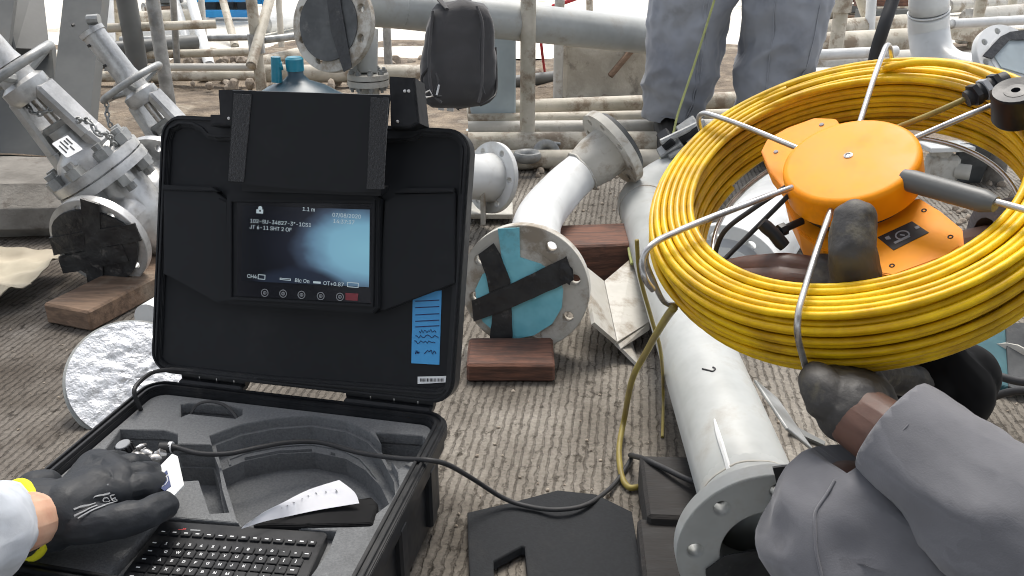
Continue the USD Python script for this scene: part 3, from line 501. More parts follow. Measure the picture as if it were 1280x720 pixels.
# steel rods that hook round the coil
for k, (ex, ey) in enumerate(((1003, 392), (806, 318), (888, 152), (1108, 70), (1258, 137), (1292, 278))):
    ex, ey = RF.px(ex, ey, .035); t_ = math.atan2(ey, ex); c, s = math.cos(t_), math.sin(t_)
    if k == 5: TF = t_
    rp = [(.05, .04), (.12, .045), (.166, .0455), (.186, .043), (.197, .03), (.198, 0), (.196, -.03), (.186, -.041), (.17, -.043)]
    part(reel, 'hook_rod', tube([RF.w(r * c, r * s, z) for r, z in rp], .0028, 9, k=6), 'rod_steel', True)
tt = [RF.w(.138 * math.cos(a), .138 * math.sin(a), -.036) for a in np.linspace(0, 2 * np.pi, 90, endpoint=False)]; part(reel, 'inner_ring', tube(tt, .0026, 8, closed=True), 'rod_steel', True)
t_ = TF; part(reel, 'grey_sleeve', tube([RF.w(r * math.cos(t_), r * math.sin(t_), .043) for r in (.058, .066, .128, .138)], [.0085, .0095, .0095, .0065], 16), 'grey_steel')
# hub
HZ = .05; hc = A_(RF.px(1062, 198, HZ)); HFr = Fr(RF.w(*hc, 0), RX, RY, RA)
part(reel, 'hub_disc', lathe(HFr, [(0, .02), (.0585, .02), (.059, .021), (.059, HZ - .006), (.0583, HZ - .0028), (.0562, HZ - .0008), (.053, HZ), (.03, HZ + .0003), (0, HZ + .0004)], 96), 'orange_plastic', 40)
part(reel, 'hub_screw', lathe(Fr(HFr.w(.0, .004, HZ), RX, RY, RA), [(.0042, -.001), (.004, .001), (.0025, .0016), (.0018, .0006), (0, .0006)], 14), 'rod_steel')
part(reel, 'hub_neck', plate(HFr, Point(0, 0).buffer(.044, quad_segs=14), -.02, .021), 'black_plastic')
part(reel, 'hub_seal', lathe(HFr, [(.0, .006), (.05, .006), (.052, .011), (.05, .017), (0, .017)], 40), 'black_rubber')
HL = Fr(HFr.o, *basis(RA, HFr.w(math.cos(math.radians(-40)), math.sin(math.radians(-40)), 0) - HFr.o))
g = unary_union([sbox(-.045, -.034, .04, .034), Point(-.05, .016).buffer(.022), Point(-.048, -.017).buffer(.019)]).buffer(.006).buffer(-.006)
part(reel, 'back_bracket', plate(HL, HL.poly([(955, 188), (962, 174), (985, 161), (1018, 149), (1042, 150), (1050, 162), (1040, 190), (1010, 235), (1000, 244), (984, 236), (966, 214)], .02).buffer(-.003).buffer(.006), .006, .02, .002), 'orange_plastic')
for a, b in (HL.px(970, 190, .02), HL.px(1027, 156, .02)): part(reel, 'bracket_screw', lathe(Fr(HL.w(a, b, .02), HL.x, HL.y, HL.z), [(.0026, 0), (.0022, .001), (0, .0012)], 10), 'print_grey')
bxp = HL.poly([(1120, 250), (1150, 246), (1176, 262), (1203, 284), (1205, 308), (1185, 322), (1116, 347), (1094, 343), (1083, 325), (1088, 280)], .012).buffer(-.004).buffer(.004)
cb = part(reel, 'counter_box', plate(HL, bxp, -.03, .012, .004, 4), 'orange_plastic', 40)
part(cb, 'box_label', plate(HL, Polygon([HL.px(x, y, .012) for x, y in ((1097, 297), (1140, 277), (1161, 291), (1117, 313))]), .0115, .0125), 'ink_black', False)
lbl = [plate(HL, Polygon([HL.px(x, y, .0125) for x, y in q]), .0122, .0129) for q in (((1106, 297), (1111, 295), (1114, 299), (1108, 300)), ((1143, 284), (1148, 282), (1150, 285), (1145, 287)), ((1117, 303), (1136, 294), (1138, 296), (1119, 305)))]
a, b = HL.px(1128, 294, .0125); lbl.append(plate(HL, Point(a, b).buffer(.0058).difference(Point(a, b).buffer(.0046)).union(sbox(a - .002, b - .0006, a + .002, b + .0006)), .0122, .0129)); part(cb, 'label_marks', lbl, 'print_grey', False, kind='stuff')
for x, y in ((1155, 263), (1188, 296), (1115, 332)): a, b = HL.px(x, y, .012); part(cb, 'box_screw', lathe(Fr(HL.w(a, b, .012), HL.x, HL.y, HL.z), [(.0024, 0), (.002, .0006), (.0008, -.0002), (0, -.0002)], 10), 'boot')
part(reel, 'hub_fin', plate(HL, HL.poly([(983, 250), (990, 245), (1060, 262), (1075, 290), (1062, 318), (1030, 310), (1000, 287)], .004).buffer(.002), -.028, .004, .003), 'orange_plastic')
part(reel, 'axle', tube([HFr.w(0, 0, -.02), HFr.w(0, 0, -.075)], .016, 16), 'black_plastic')
part(reel, 'lower_grip', flesh([[(HFr.w(.0, .0, -.07), .03), (D(1165, 462, .84), .036), (D(1186, 490, .85), .042)], [(D(1150, 480, .83), .03), (D(1205, 470, .86), .034)]], .006, 8), 'black_deep')
# T-shaped locking screw and thin leads
tk = D(967, 292, .78); t2 = D(1003, 276, .785)
part(reel, 'locking_screw', [tube([tk, t2], .0035, 12), tube([D(952, 279, .775), D(958, 284, .775), D(967, 292, .775), D(976, 303, .775), D(981, 308, .775)], [.0055, .0062, .0058, .0062, .0055], 12), tube([tk * .8 + t2 * .2, tk * .6 + t2 * .4], .0062, 8)], 'black_plastic')
part(reel, 'thin_lead', tube([D(985, 232, .79), D(940, 262, .80), D(905, 290, .82), D(892, 325, .83), D(888, 352, .82)], .0024, 8, k=7), 'black_rubber', True)
part(reel, 'thin_lead', tube([D(990, 240, .79), D(950, 280, .81), D(912, 318, .82), D(890, 340, .81)], .0024, 8, k=7), 'black_rubber', True)
part(reel, 'bent_rod', tube([D(990, 234, .765), D(940, 253, .75), D(890, 272, .735), D(850, 288, .72), D(815, 306, .70), D(803, 326, .70), D(806, 348, .70), D(816, 362, .71)], .0027, 9, k=6), 'rod_steel', True)
# end of the cable: clamp, thin tail, black roller
def rp_(x, y, z): return RF.w(*RF.px(x, y, z), z)
rf = axfr(rp_(1270, 126, .06), RA)
part(reel, 'roller', [lathe(rf, [(.008, .010), (.0175, .0115), (.019, .009), (.019, -.016), (.017, -.019), (0, -.019)], 28), lathe(rf, [(0, .006), (.009, .006), (.009, .0105), (.0035, .011), (.003, .008), (0, .008)], 20)], 'black_plastic')
part(reel, 'cable_tail', tube([rp_(1105, 86, .036), rp_(1145, 78, .043), rp_(1190, 80, .045), rp_(1225, 90, .047), rp_(1247, 100, .049)], .0038, 9, k=6), 'yellow_cable', True)
b = part(reel, 'end_clamp', [tube([rp_(1258, 99, .05), rp_(1232, 112, .05), rp_(1208, 124, .048)], [.0075, .0095, .0075], 12)], 'black_rubber')
for k in range(3): x = 1247 - 13 * k; part(b, 'clamp_rib', tube([rp_(x, 104 + 6.5 * k, .051), rp_(x - 6, 107 + 6.5 * k, .051)], .0105, 6), 'black_plastic' if k != 1 else 'print_grey')
part(reel, 'thin_tail', tube([rp_(1210, 122, .046), rp_(1170, 140, .04), rp_(1130, 156, .03), rp_(1108, 164, .02)], .0026, 8, k=5), 'olive_cable', True)

# ---------------------------------------------------------------- flanged pipework
def pipe_flange(parent, c, n, R, t, bore, mt='white_paint', holes=8, ph=.3, face=True):
    f = axfr(c, n, ri); q = part(parent, 'flange', flange(f, R, t, bore, holes, ph=ph), mt, 30)
    if face: part(q, 'raised_face', lathe(f, [(bore, -.001), (bore, .0015), (R * .62, .0015), (R * .62, -.001)], 40), mt, 30)
    return f
# long pipe under the reel
N0, N1 = Z(962, 690, .1), Z(806, 262, .1); dirn = nrm(N0 - N1)
lp_ = thing('long_white_pipe', 'long white flanged pipe on the ground under the yellow reel', 'pipe', N1 * [1, 1, 0])
f = pipe_flange(lp_, N0, dirn, .098, .02, .052, 'white_paint', 8, .0, False)
part(lp_, 'pipe', [lathe(Fr(N0 - dirn * .02, f.x, f.y, dirn), [(.0, -.06), (.066, -.05), (.074, -.0), (.06, -.05), (.0575, -.08)][1:], 32), tube([N0 - dirn * .06, N1 + dirn * .4, N1], .0575, 32), lathe(f, [(.052, -.02), (.052, -.3), (0, -.3)], 24)], 'white_paint', True)
eb = [N1, N1 - dirn * .05, N1 - dirn * .11 + A_([.03, 0, .01]), N1 - dirn * .15 + A_([.09, .01, .03]), N1 - dirn * .15 + A_([.2, .02, .07])]
part(lp_, 'pipe_elbow', tube(eb, .0575, 28, k=6), 'white_paint', True)
part(lp_, 'weld_seam', tube([N1 + .0572 * (math.cos(a) * f.x + math.sin(a) * f.y) for a in np.linspace(0, 2 * np.pi, 40, endpoint=False)], .002, 6, closed=True), 'dirty_white', True)
for wz in (.082,): part(lp_, 'weld_seam', tube([N0 - dirn * wz + .0577 * (math.cos(a) * f.x + math.sin(a) * f.y) + dirn * .001 * math.sin(9 * a) for a in np.linspace(0, 2 * np.pi, 60, endpoint=False)], .0024, 6, closed=True), 'dirty_white', True)
part(lp_, 'lug_plate', beam(Z(957, 487, .1), Z(999, 549, .1), .004, .05, nrm(nrm(CAM - Z(978, 518, .1)) - .22 * ri), .001), 'galvanised', False)
mk = [D(x, y, px_) for x, y, px_ in ()]
def onpipe(x, y, r=.0578):                                           # where a line of sight meets the pipe's surface
    d = ray(x, y); a = d - dirn * (d @ dirn); o = CAM - N1; o = o - dirn * (o @ dirn); A2, B2, C2 = a @ a, 2 * a @ o, o @ o - r * r
    return CAM + d * ((-B2 - math.sqrt(max(B2 * B2 - 4 * A2 * C2, 0))) / (2 * A2))
part(lp_, 'pen_mark', tube([onpipe(*q) for q in ((878, 461), (886, 463), (891, 464), (894, 461), (891, 459))], .0013, 6, k=3), 'ink_black')
scr = [(893, 524), (897, 540), (902, 556), (907, 572), (912, 590), (917, 606)]
part(lp_, 'paint_scrape', tube([onpipe(*q, .0574) for q in scr], [.001, .003, .0034, .003, .0036, .001], 6, k=4), 'clean_white')
fx = Fr(N0, f.x, f.y, f.z)
def tape_on(parent, fr, quad, c=.002, mt='tape_black', amp=.0012, seed=1, name='tape_strip'):
    m = rough(plate(fr, Polygon([fr.px(x, y, c) for x, y in quad]), c - .001, c + .0015), amp, 55, seed, .006); return part(parent, name, m, mt, 50)
tape_on(lp_, fx, [(882, 712), (905, 694), (940, 688), (975, 690), (1000, 720), (1000, 790), (940, 800), (890, 770)], .004, seed=2, amp=.003)
tape_on(lp_, fx, [(966, 584), (1000, 580), (1030, 590), (1020, 640), (975, 660), (958, 640), (972, 612)], .004, seed=3, amp=.003)
solo('timber_block', rough(beam(Z(803, 625, .026), Z(935, 630, .026), .13, .052), .0015, 20, 1, .02), 'timber_dark', 'dark timber block under the near end of the long white pipe', 'timber')
solo('timber_block', rough(beam(Z(800, 705, .02), Z(960, 712, .02), .12, .04), .0015, 20, 1, .02), 'timber_dark', 'low black timber lying beside the near pipe flange at the bottom edge', 'timber')
# second white pipe seen through the reel
s2 = thing('white_pipe_branch', 'white pipe branch on the ground seen through the left of the reel', 'pipe', Z(930, 330))
q0, q1 = Z(905, 352, .09), Z(1010, 215, .09); part(s2, 'pipe', tube([q0, q1], .085, 28), 'clean_white', True)
pipe_flange(s2, q0, nrm(q0 - q1), .11, .02, .05, 'clean_white', 8)
# elbow spool with the teal sticker
n1 = nrm(cd(-.2, -.02, .97) * [1, 1, 0] + [0, 0, .07]); c1 = D(655, 361, 1.50)
sp = thing('elbow_spool', 'white elbow pipe spool whose near flange is covered by teal film and crossed black tape', 'pipe', c1 * [1, 1, 0])
f1 = pipe_flange(sp, c1, n1, .114, .022, .05, 'dirty_white', 8, .25)
c2 = D(770, 181, 1.98); n2 = cd(.76, .60, -.1)
pth = [c1 - n1 * .02, c1 - n1 * .1 + A_([0, 0, .01]), D(672, 278, 1.78), D(700, 240, 1.9), c2 - n2 * .1, c2 - n2 * .02]
part(sp, 'elbow', tube(pth, [.052, .05, .05, .048, .046, .044], 28, k=8), 'clean_white', True)
part(sp, 'reducer', lathe(Fr(c2, *basis(n2)), [(.046, -.105), (.05, -.095), (.057, -.06), (.058, -.02)], 32), 'dirty_white', 40)
b2 = axfr(c2 - n2 * .1, n2); part(sp, 'weld_seam', tube([b2.w(.0495 * math.cos(a), .0495 * math.sin(a), .0015 * math.sin(8 * a)) for a in np.linspace(0, 2 * np.pi, 50, endpoint=False)], .0028, 6, closed=True), 'dirty_white', True)
f2 = pipe_flange(sp, c2, n2, .096, .02, .04, 'dirty_white', 8)
part(sp, 'mating_cover', [plate(Fr(c2 + n2 * .004, f2.x, f2.y, f2.z), Point(0, 0).buffer(.078), 0, .012, .003), plate(Fr(c2 + n2 * .016, f2.x, f2.y, f2.z), Point(.01, .01).buffer(.055), 0, .008, .002)], 'dark_cover')
teal = [(622, 286), (649, 285), (650, 322), (676, 330), (697, 345), (704, 362), (702, 385), (690, 405), (668, 419), (645, 424), (622, 418), (603, 402), (596, 380), (594, 362), (603, 343), (628, 330)]
part(sp, 'teal_film', rough(plate(f1, Polygon([f1.px(x, y, .003) for x, y in teal]), .0005, .0025), .0008, 40, 4, .008), 'teal_film', 50)
tape_on(sp, f1, [(598, 318), (617, 304), (625, 318), (638, 350), (641, 430), (628, 434), (612, 428), (616, 390), (608, 345)], .0032, seed=5)
tape_on(sp, f1, [(590, 376), (645, 352), (702, 324), (716, 336), (717, 350), (640, 384), (592, 402)], .0045, seed=6)
tape_on(sp, f1, [(700, 326), (708, 320), (717, 345), (712, 356), (700, 348)], .0055, seed=7, amp=.003)
solo('timber_block', rough(beam(Z(585, 449, .017), Z(692, 449, .017), .10, .034), .0012, 25, 3, .015), 'timber_red', 'reddish timber block under the teal-covered flange', 'timber')
solo('timber_block', rough(beam(Z(700, 322, .05), Z(800, 318, .05), .13, .10), .0015, 25, 4, .02), 'timber_red', 'tall dark red timber behind the white angle saddle', 'timber')
# white angle saddle lying on its side
sd = thing('pipe_saddle', 'white steel angle saddle lying on its side beside the long pipe', 'pipe support', Z(771, 450))
J0, J1 = D(755, 351, 1.66), D(771, 427, 1.50)
def slab(a, b, c, d, t):
    a, b, c, d = map(A_, (a, b, c, d)); n = nrm(np.cross(b - a, d - a)); n = n * np.sign(n @ (CAM - a)); V = A_([a, b, c, d, a - n * t, b - n * t, c - n * t, d - n * t]); return trimesh.convex.convex_hull(V)
part(sd, 'side_plate', slab(D(730, 331, 1.62), J0, J1, D(743, 403, 1.47), .007), 'dirty_white', False)
part(sd, 'seat_plate', slab(J0 + [.001, 0, 0], D(790, 322, 1.74), D(815, 400, 1.58), J1 + [.001, 0, 0], .007), 'dirty_white', False)
part(sd, 'foot_plate', slab(J1 + [0, .004, -.004], D(799, 457, 1.49), D(790, 420, 1.62), J0 + [0, .004, -.004], .006), 'dirty_white', False)
part(sd, 'end_rib', slab(D(773, 430, 1.5), D(812, 403, 1.575), D(812, 412, 1.57), D(776, 436, 1.495), .004), 'dirty_white', False)
# foil-covered flange at the left
cf = D(166, 474, 1.36); nf = cd(.4, .34, .85)
ff = thing('foil_flange', 'white flange faced with crumpled silver foil standing behind the left side of the case', 'flange', cf * [1, 1, 0])
f3 = pipe_flange(ff, cf, nf, .099, .016, .04, 'white_paint', 0, face=False)
a = np.linspace(0, 2 * np.pi, 72, endpoint=False); rs = np.linspace(0, .0945, 26); V = [f3.w(0, 0, .004)] + [f3.w(r * math.cos(q), r * math.sin(q), .004) for r in rs[1:] for q in a]
V = A_(V); h = meshkit.fbm(V * 55, 3, 2); h2 = np.abs(meshkit.fbm(V * 120, 2, 5) - .5); rad = np.linalg.norm(V - cf, axis=1); V = V + nf * ((h - .4) * .011 + h2 * .006)[:, None] * np.clip((.1 - rad) / .03, .15, 1)[:, None]
Fq = [[0, 1 + q, 1 + (q + 1) % 72] for q in range(72)]
for r in range(len(rs) - 2):
    for q in range(72): u0, u1 = 1 + r * 72 + q, 1 + r * 72 + (q + 1) % 72; Fq += [[u0, u0 + 72, u1 + 72], [u0, u1 + 72, u1]]
part(ff, 'foil_cover', trimesh.Trimesh(V, A_(Fq), process=False), 'foil', True)
part(ff, 'pipe_stub', tube([cf - nf * .01, cf - nf * .09], .05, 24), 'white_paint')
# flange and pipe behind the case lid
cg = D(612, 222, 2.12); ng = cd(-.72, -.05, .68)
fg = thing('white_flange_end', 'white flanged pipe end showing behind the right edge of the case lid', 'pipe', cg * [1, 1, 0])
f4 = pipe_flange(fg, cg, ng, .088, .014, .03, 'clean_white', 6, .9, False)
part(fg, 'pipe', tube([cg - ng * .005, cg + ng * .035, cg + ng * .3], [.062, .055, .053], 28), 'clean_white', True)
part(fg, 'foot_plate', boxm(Fr(Z(612, 263, .02), (1, 0, 0), (0, 1, 0), (0, 0, 1)), (.12, .1, .014), .002), 'dirty_white'); part(fg, 'foot_web', boxm(Fr(Z(604, 255, .07), (1, 0, 0), (0, 1, 0), (0, 0, 1)), (.012, .06, .09), .002), 'dirty_white')
# overhead white pipe with the covered flange, elbow, branch
ct = D(414, 30, 2.34); nt = cd(-.4, -.12, .9)
pa, pb = D(478, 8, 2.46), D(880, 53, 2.98)
tp = thing('overhead_pipe', 'white horizontal pipe behind the case with a dark covered flange at its left end', 'pipe', ct * [1, 1, 0])
f5 = pipe_flange(tp, ct, nt, .128, .02, .05, 'dirty_white', 8, .35)
part(tp, 'flange_cover', rough(plate(f5, Polygon([(.094 * math.cos(q) - .008, .098 * math.sin(q)) for q in np.linspace(0, 6.28, 40)]), .0005, .004), .0015, 30, 8, .012), 'dark_cover', 50)
tape_on(tp, f5, [(404, -40), (420, -45), (427, 10), (440, 84), (430, 90), (414, 40)], .007, seed=9, name='cover_strap')
part(tp, 'elbow', tube([ct - nt * .02, ct - nt * .07, D(440, 6, 2.5), D(462, 6, 2.48), pa, pa + (pb - pa) * .05], [.06, .06, .061, .061, .0585, .0575], 28, k=7), 'white_paint', True)
part(tp, 'pipe', tube([pa, pb], .0575, 32), 'white_paint', True)
bq = D(459, 60, 2.42); bz = A_([0, 0, 1.]); zt = D(460, 97, 2.42)
part(tp, 'branch', tube([bq + bz * .05, zt + bz * .012], [.034, .027], 20), 'white_paint', True)
fb = Fr(zt, ri, A_([0, 1., 0]), bz); q = part(tp, 'branch_flange', flange(Fr(zt + bz * .012, ri, A_([0, 1., 0]), bz), .058, .014, 0, 0), 'dirty_white', 30); part(tp, 'branch_flange', flange(Fr(zt - bz * .005, ri, A_([0, 1., 0]), bz), .058, .016, 0, 0), 'dirty_white', 30)
part(tp, 'branch_lower_pipe', tube([zt - bz * .02, A_([zt[0], zt[1], .0])], .03, 20), 'dirty_white')
for k in range(8): t_ = k * math.pi / 4 + .3; part(tp, 'bolt', bolt(fb, .046 * math.cos(t_), .046 * math.sin(t_), -.022, .012, .0085), 'galvanised', 25)
part(tp, 'branch_rib', [slab(D(435, 60, 2.4), D(447, 60, 2.4), D(447, 92, 2.4), D(441, 88, 2.4), .006)], 'white_paint', False)
# pipe support post under it
sup = D(617, 175, 3.02); spt = thing('pipe_support', 'pale blue-grey steel box post under the overhead pipe behind the bag', 'pipe support', sup * [1, 1, 0])
part(spt, 'post', beam(sup * [1, 1, 0], sup * [1, 1, 0] + [0, 0, .415], .155, .12, (0, 1, 0)), 'blue_grey', False); part(spt, 'base_plate', boxm(Fr(sup * [1, 1, 0] + [0, 0, .006], (1, 0, 0), (0, 1, 0), (0, 0, 1)), (.2, .18, .012), .002), 'blue_grey', False)
part(spt, 'cap_plate', boxm(Fr(sup * [1, 1, 0] + [0, 0, .42], (1, 0, 0), (0, 1, 0), (0, 0, 1)), (.18, .16, .01), .002), 'blue_grey', False)
# backpack hung on the pipe
bp = thing('backpack', 'dark grey backpack hanging from the overhead pipe behind the case', 'bag', D(575, 128, 2.36))
bc = D(574, 70, 2.34); bu = nrm(A_([0, .0, 1]) + .02 * ri); bfx = nrm(ri + A_([0, .12, 0])); bfy = np.cross(bu, bfx); bfy = bfy; HB2 = .145
V = []; NA, NB = 40, 26
for i in range(NB + 1):
    v = -1 + 2 * i / NB; w = (.094 + .012 * (-v)) * (1 - abs(v) ** 6) ** .35 + .004; dp = (.062 + .016 * (-v)) * (1 - abs(v) ** 5) ** .4 + .004
    for k in range(NA):
        q = 2 * math.pi * k / NA; c, s = math.cos(q), math.sin(q); e = .55; V.append(bc + bfx * (w * np.sign(c) * abs(c) ** e + .006 * v) + bfy * (dp * np.sign(s) * abs(s) ** e) + bu * (v * HB2))
V += [bc - bu * HB2, bc + bu * HB2]; F_ = []
for i in range(NB):
    for k in range(NA): a0, a1 = i * NA + k, i * NA + (k + 1) % NA; F_ += [[a0, a1, a1 + NA], [a0, a1 + NA, a0 + NA]]
for k in range(NA): F_ += [[len(V) - 2, (k + 1) % NA, k], [len(V) - 1, NB * NA + k, NB * NA + (k + 1) % NA]]
bm = trimesh.Trimesh(A_(V), A_(F_), process=False); bm = rough(rough(bm, .011, 9, 4), .004, 30, 6); part(bp, 'body', bm, 'bag_fabric', True)
def bpt(x, y, o=.0): return D(x, y, 2.255 - o)
for pts in ([(541, 14), (538, 45), (536, 80), (540, 115), (552, 128)], [(596, 8), (603, 30), (603, 70), (602, 110), (598, 128)]): part(bp, 'seam_piping', tube([bpt(*q) for q in pts], .004, 7, k=6), 'bag_fabric')
part(bp, 'zip', tube([bpt(603, 30, -.005), bpt(600, 60), bpt(602, 100), bpt(606, 118)], .0025, 6, k=5), 'black_rubber')
part(bp, 'top_strap', tube([bpt(560, 12), D(545, -8, 2.3), D(556, -22, 2.42), D(590, -20, 2.44), D(583, 8, 2.3)], [.011, .014, .014, .014, .011], 8, k=6, sq=.35), 'bag_fabric')
part(bp, 'side_strap', [tube([bpt(536, 85), D(527, 98, 2.27), D(532, 112, 2.26), bpt(546, 120)], .005, 6, k=5, sq=.5), tube([bpt(545, 92), bpt(548, 104, .006), bpt(543, 118, .004), bpt(552, 121)], .0035, 6, k=5)], 'black_rubber')
part(bp, 'zip_pull', [tube([bpt(549, 106, .012), bpt(546, 119, .012)], .003, 6), tube([bpt(530, 117, .006), bpt(537, 113, .006), bpt(541, 120, .006), bpt(533, 122, .006)], .0025, 6, closed=True)], 'rod_steel')
part(bp, 'lower_strap', tube([D(600, 132, 2.3), D(612, 125, 2.3), D(620, 112, 2.33), D(619, 60, 2.36)], .006, 8, k=5, sq=.5), 'black_rubber')
solo('bottle_caps', [tube([D(548, 134, 2.5), D(555, 135, 2.5)], .008, 10), tube([D(559, 135, 2.5), D(567, 136, 2.5)], .009, 10)], 'print_white', 'pair of small white caps just below the hanging bag', 'caps')
# blue water bottle with teal tap
wb = D(372, 118, 2.2); w0 = wb * [1, 1, 0]; wf = Fr(w0, ri, A_([0, 1., 0]), A_([0, 0, 1.]))
wt = thing('water_bottle', 'big blue translucent water bottle with a teal cap behind the sun hood of the case', 'bottle', w0)
zc = D(372, 68, 2.2)[2]
part(wt, 'body', lathe(wf, [(0, .0), (.12, .0), (.135, .012), (.135, zc - .13), (.125, zc - .105), (.075, zc - .075), (.035, zc - .06), (.02, zc - .045), (.02, zc - .012), (0, zc - .012)], 40), 'water_bottle', True)
part(wt, 'cap', lathe(wf, [(.022, zc - .034), (.023, zc - .005), (.018, zc), (0, zc)], 20), 'teal_plastic')
part(wt, 'tap', [tube([wf.w(-.028, -.01, zc - .02), wf.w(-.045, -.015, zc - .022)], .011, 14), tube([wf.w(-.042, -.014, zc + .002), wf.w(-.045, -.015, zc - .06)], [.012, .014], 12)], 'teal_plastic')

# ---------------------------------------------------------------- left side: gate valves, steel column, plinth
def gate_valve(label, B, s, t, k, tagged, wheel_r, tube_len):
    s = nrm(s); t = nrm(t - s * (t @ s)); w = np.cross(s, t); v = thing('gate_valve', label, 'valve', B * [1, 1, 0]); F0 = Fr(B, t, w, s)
    L = lambda z, a=0., b=0.: B + (s * z + t * a + w * b) * k
    part(v, 'bonnet_flange', [flange(Fr(L(.0), t, w, s), .1 * k, .02 * k, 0, 0, bev=.003), flange(Fr(L(-.0235), t, w, s), .1 * k, .02 * k, 0, 0, bev=.003), cyl(L(-.025), L(-.015), .09 * k)], 'silver_paint', 30)
    for q in range(8): a_ = q * math.pi / 4 + .25; part(v, 'bolt', bolt(F0, .085 * k * math.cos(a_), .085 * k * math.sin(a_), -.0435 * k, .0, .0185 * k), 'galvanised', 25)
    part(v, 'bonnet', lathe(F0, [(.078 * k, -.005), (.074 * k, .012 * k), (.058 * k, .034 * k), (.036 * k, .048 * k), (.03 * k, .075 * k), (0, .075 * k)], 32), 'silver_paint', 50)
    part(v, 'body', [flesh([[(L(-.03), .062 * k), (L(-.13), .066 * k), (L(-.19), .05 * k)], [(L(-.12, .08), .055 * k), (L(-.12, -.085), .055 * k)]], .011, 8)], 'silver_paint', True)
    part(v, 'body_neck', tube([L(-.04), L(-.1)], .064 * k, 28), 'silver_paint'); part(v, 'body_neck', tube([L(-.12, -.14), L(-.12, .135)], .052 * k, 28), 'silver_paint')
    for sg in (1, -1):
        fr = axfr(L(-.12, .145 * sg), t * sg, ri); part(v, 'end_flange', flange(fr, .1 * k, .02 * k, .045 * k, 8, bev=.002), 'silver_paint', 30)
        if sg == 1: FE = fr
    for sg in (1, -1):
        part(v, 'yoke_arm', [beam(L(.05, 0, .052 * sg), L(.175, 0, .034 * sg), .026 * k, .052 * k, t, .006), beam(L(.02, 0, .058 * sg), L(.06, 0, .05 * sg), .03 * k, .05 * k, t, .006)], 'silver_paint')
    part(v, 'packing_gland', [cyl(L(.07), L(.09), .03 * k), beam(L(.095, 0, -.05), L(.095, 0, .05), .03 * k, .016 * k, s, .003)], 'galvanised')
    for sg in (1, -1): part(v, 'gland_bolt', cyl(L(.05, .0, .038 * sg), L(.12, .0, .038 * sg), .006 * k, n=10), 'rod_steel')
    part(v, 'stem', cyl(L(.08), L(.24), .012 * k), 'rod_steel')
    part(v, 'yoke_head', [lathe(Fr(L(.17), t, w, s), [(.036 * k, -.012 * k), (.046 * k, 0), (.046 * k, .022 * k), (.034 * k, .03 * k), (.032 * k, .06 * k), (0, .06 * k)], 28)], 'silver_paint', 40)
    hz = .222; ring = [L(hz, wheel_r * math.cos(a_), wheel_r * math.sin(a_)) for a_ in np.linspace(0, 2 * np.pi, 48, endpoint=False)]
    hw = part(v, 'handwheel', tube(ring, .0095 * k, 10, closed=True), 'galvanised', True)
    for q in range(3): a_ = q * 2 * math.pi / 3 + .5; part(hw, 'spoke', tube([L(hz - .012, .03 * math.cos(a_), .03 * math.sin(a_)), L(hz, wheel_r * math.cos(a_), wheel_r * math.sin(a_))], [.011 * k, .008 * k], 8), 'galvanised')
    part(v, 'stem_cover', [tube([L(.235), L(.25), L(.25 + tube_len)], [.034 * k, .031 * k, .031 * k], 22), tube([L(.25 + tube_len), L(.262 + tube_len)], .034 * k, 22)], 'silver_paint')
    for q in range(3): part(v, 'rivet', tube([L(.29 + .06 * q, .028, -.01), L(.29 + .06 * q, .034, -.012)], .004 * k, 8), 'boot')
    return v, L, FE, F0
V1 = D(116, 203, 1.78); S1 = cd(-.50, .74, .45); T1 = cd(-.35, -.15, .92)
v1, L1, FE1, F01 = gate_valve('large silver gate valve at the left with black tape over its open end flange', V1, S1, T1, 1.0, True, .088, .2)
for q, (r0, a0) in enumerate(((.0, 0),)):
    cov = [(.086 * math.cos(a) * (1 + .08 * math.sin(3 * a)), .086 * math.sin(a) * (1 + .06 * math.cos(2 * a))) for a in np.linspace(0, 6.28, 36)]
    part(v1, 'tape_cover', rough(plate(FE1, Polygon(cov), .001, .006), .002, 30, 3, .01), 'tape_black', 50)
    for (x0, y0, x1, y1) in ((-.05, -.1, .0, .098), (-.1, -.03, .1, .02), (-.095, -.075, .06, -.03)): part(v1, 'tape_strip', rough(plate(FE1, Polygon([(x0, y0), (x0 + .035, y0 - .005), (x1 + .035, y1), (x1, y1 + .01)]) if x0 == -.05 else Polygon([(x0, y0), (x1, y1), (x1 - .004, y1 + .04), (x0 + .004, y0 + .042)]), .004, .008), .002, 40, 5, .008), 'tape_black', 50)
tg = Fr(D(84, 183, 1.66), nrm(cd(.75, -.6, .3)), nrm(np.cross(cd(.2, .5, .85), cd(.75, -.6, .3))), cd(.2, .5, .85))
tgp = part(v1, 'paper_tag', rough(plate(tg, rrect(-.024, -.017, .026, .017, .003), 0, .001), .002, 40, 1, .008), 'print_white', 50)
part(tgp, 'tag_marks', [plate(tg, sbox(x, y, x + w_, y + .002), .001, .0022) for x, y, w_ in ((-.018, .009, .02), (-.016, .003, .014), (.004, .003, .014), (-.018, -.004, .026), (-.01, -.011, .024))], 'ink_black', False)
def chain(parent, P, r=.0022, ln=.014):
    P = spline(P, 16); sl = np.r_[0, np.cumsum(np.linalg.norm(np.diff(P, axis=0), axis=1))]; n = max(2, int(sl[-1] / (ln * .72)))
    Q = A_([[np.interp(q, sl, P[:, c]) for c in range(3)] for q in np.linspace(0, sl[-1], n)]); t, N, B = frames(Q); m = []
    for i in range(n):
        y = N[i] if i % 2 else B[i]; m.append(tube([Q[i] + t[i] * ln * .5 * math.cos(a) + y * ln * .3 * math.sin(a) for a in np.linspace(0, 2 * np.pi, 10, endpoint=False)], r, 5, closed=True))
    part(parent, 'chain', m, 'galvanised', True, kind='stuff')
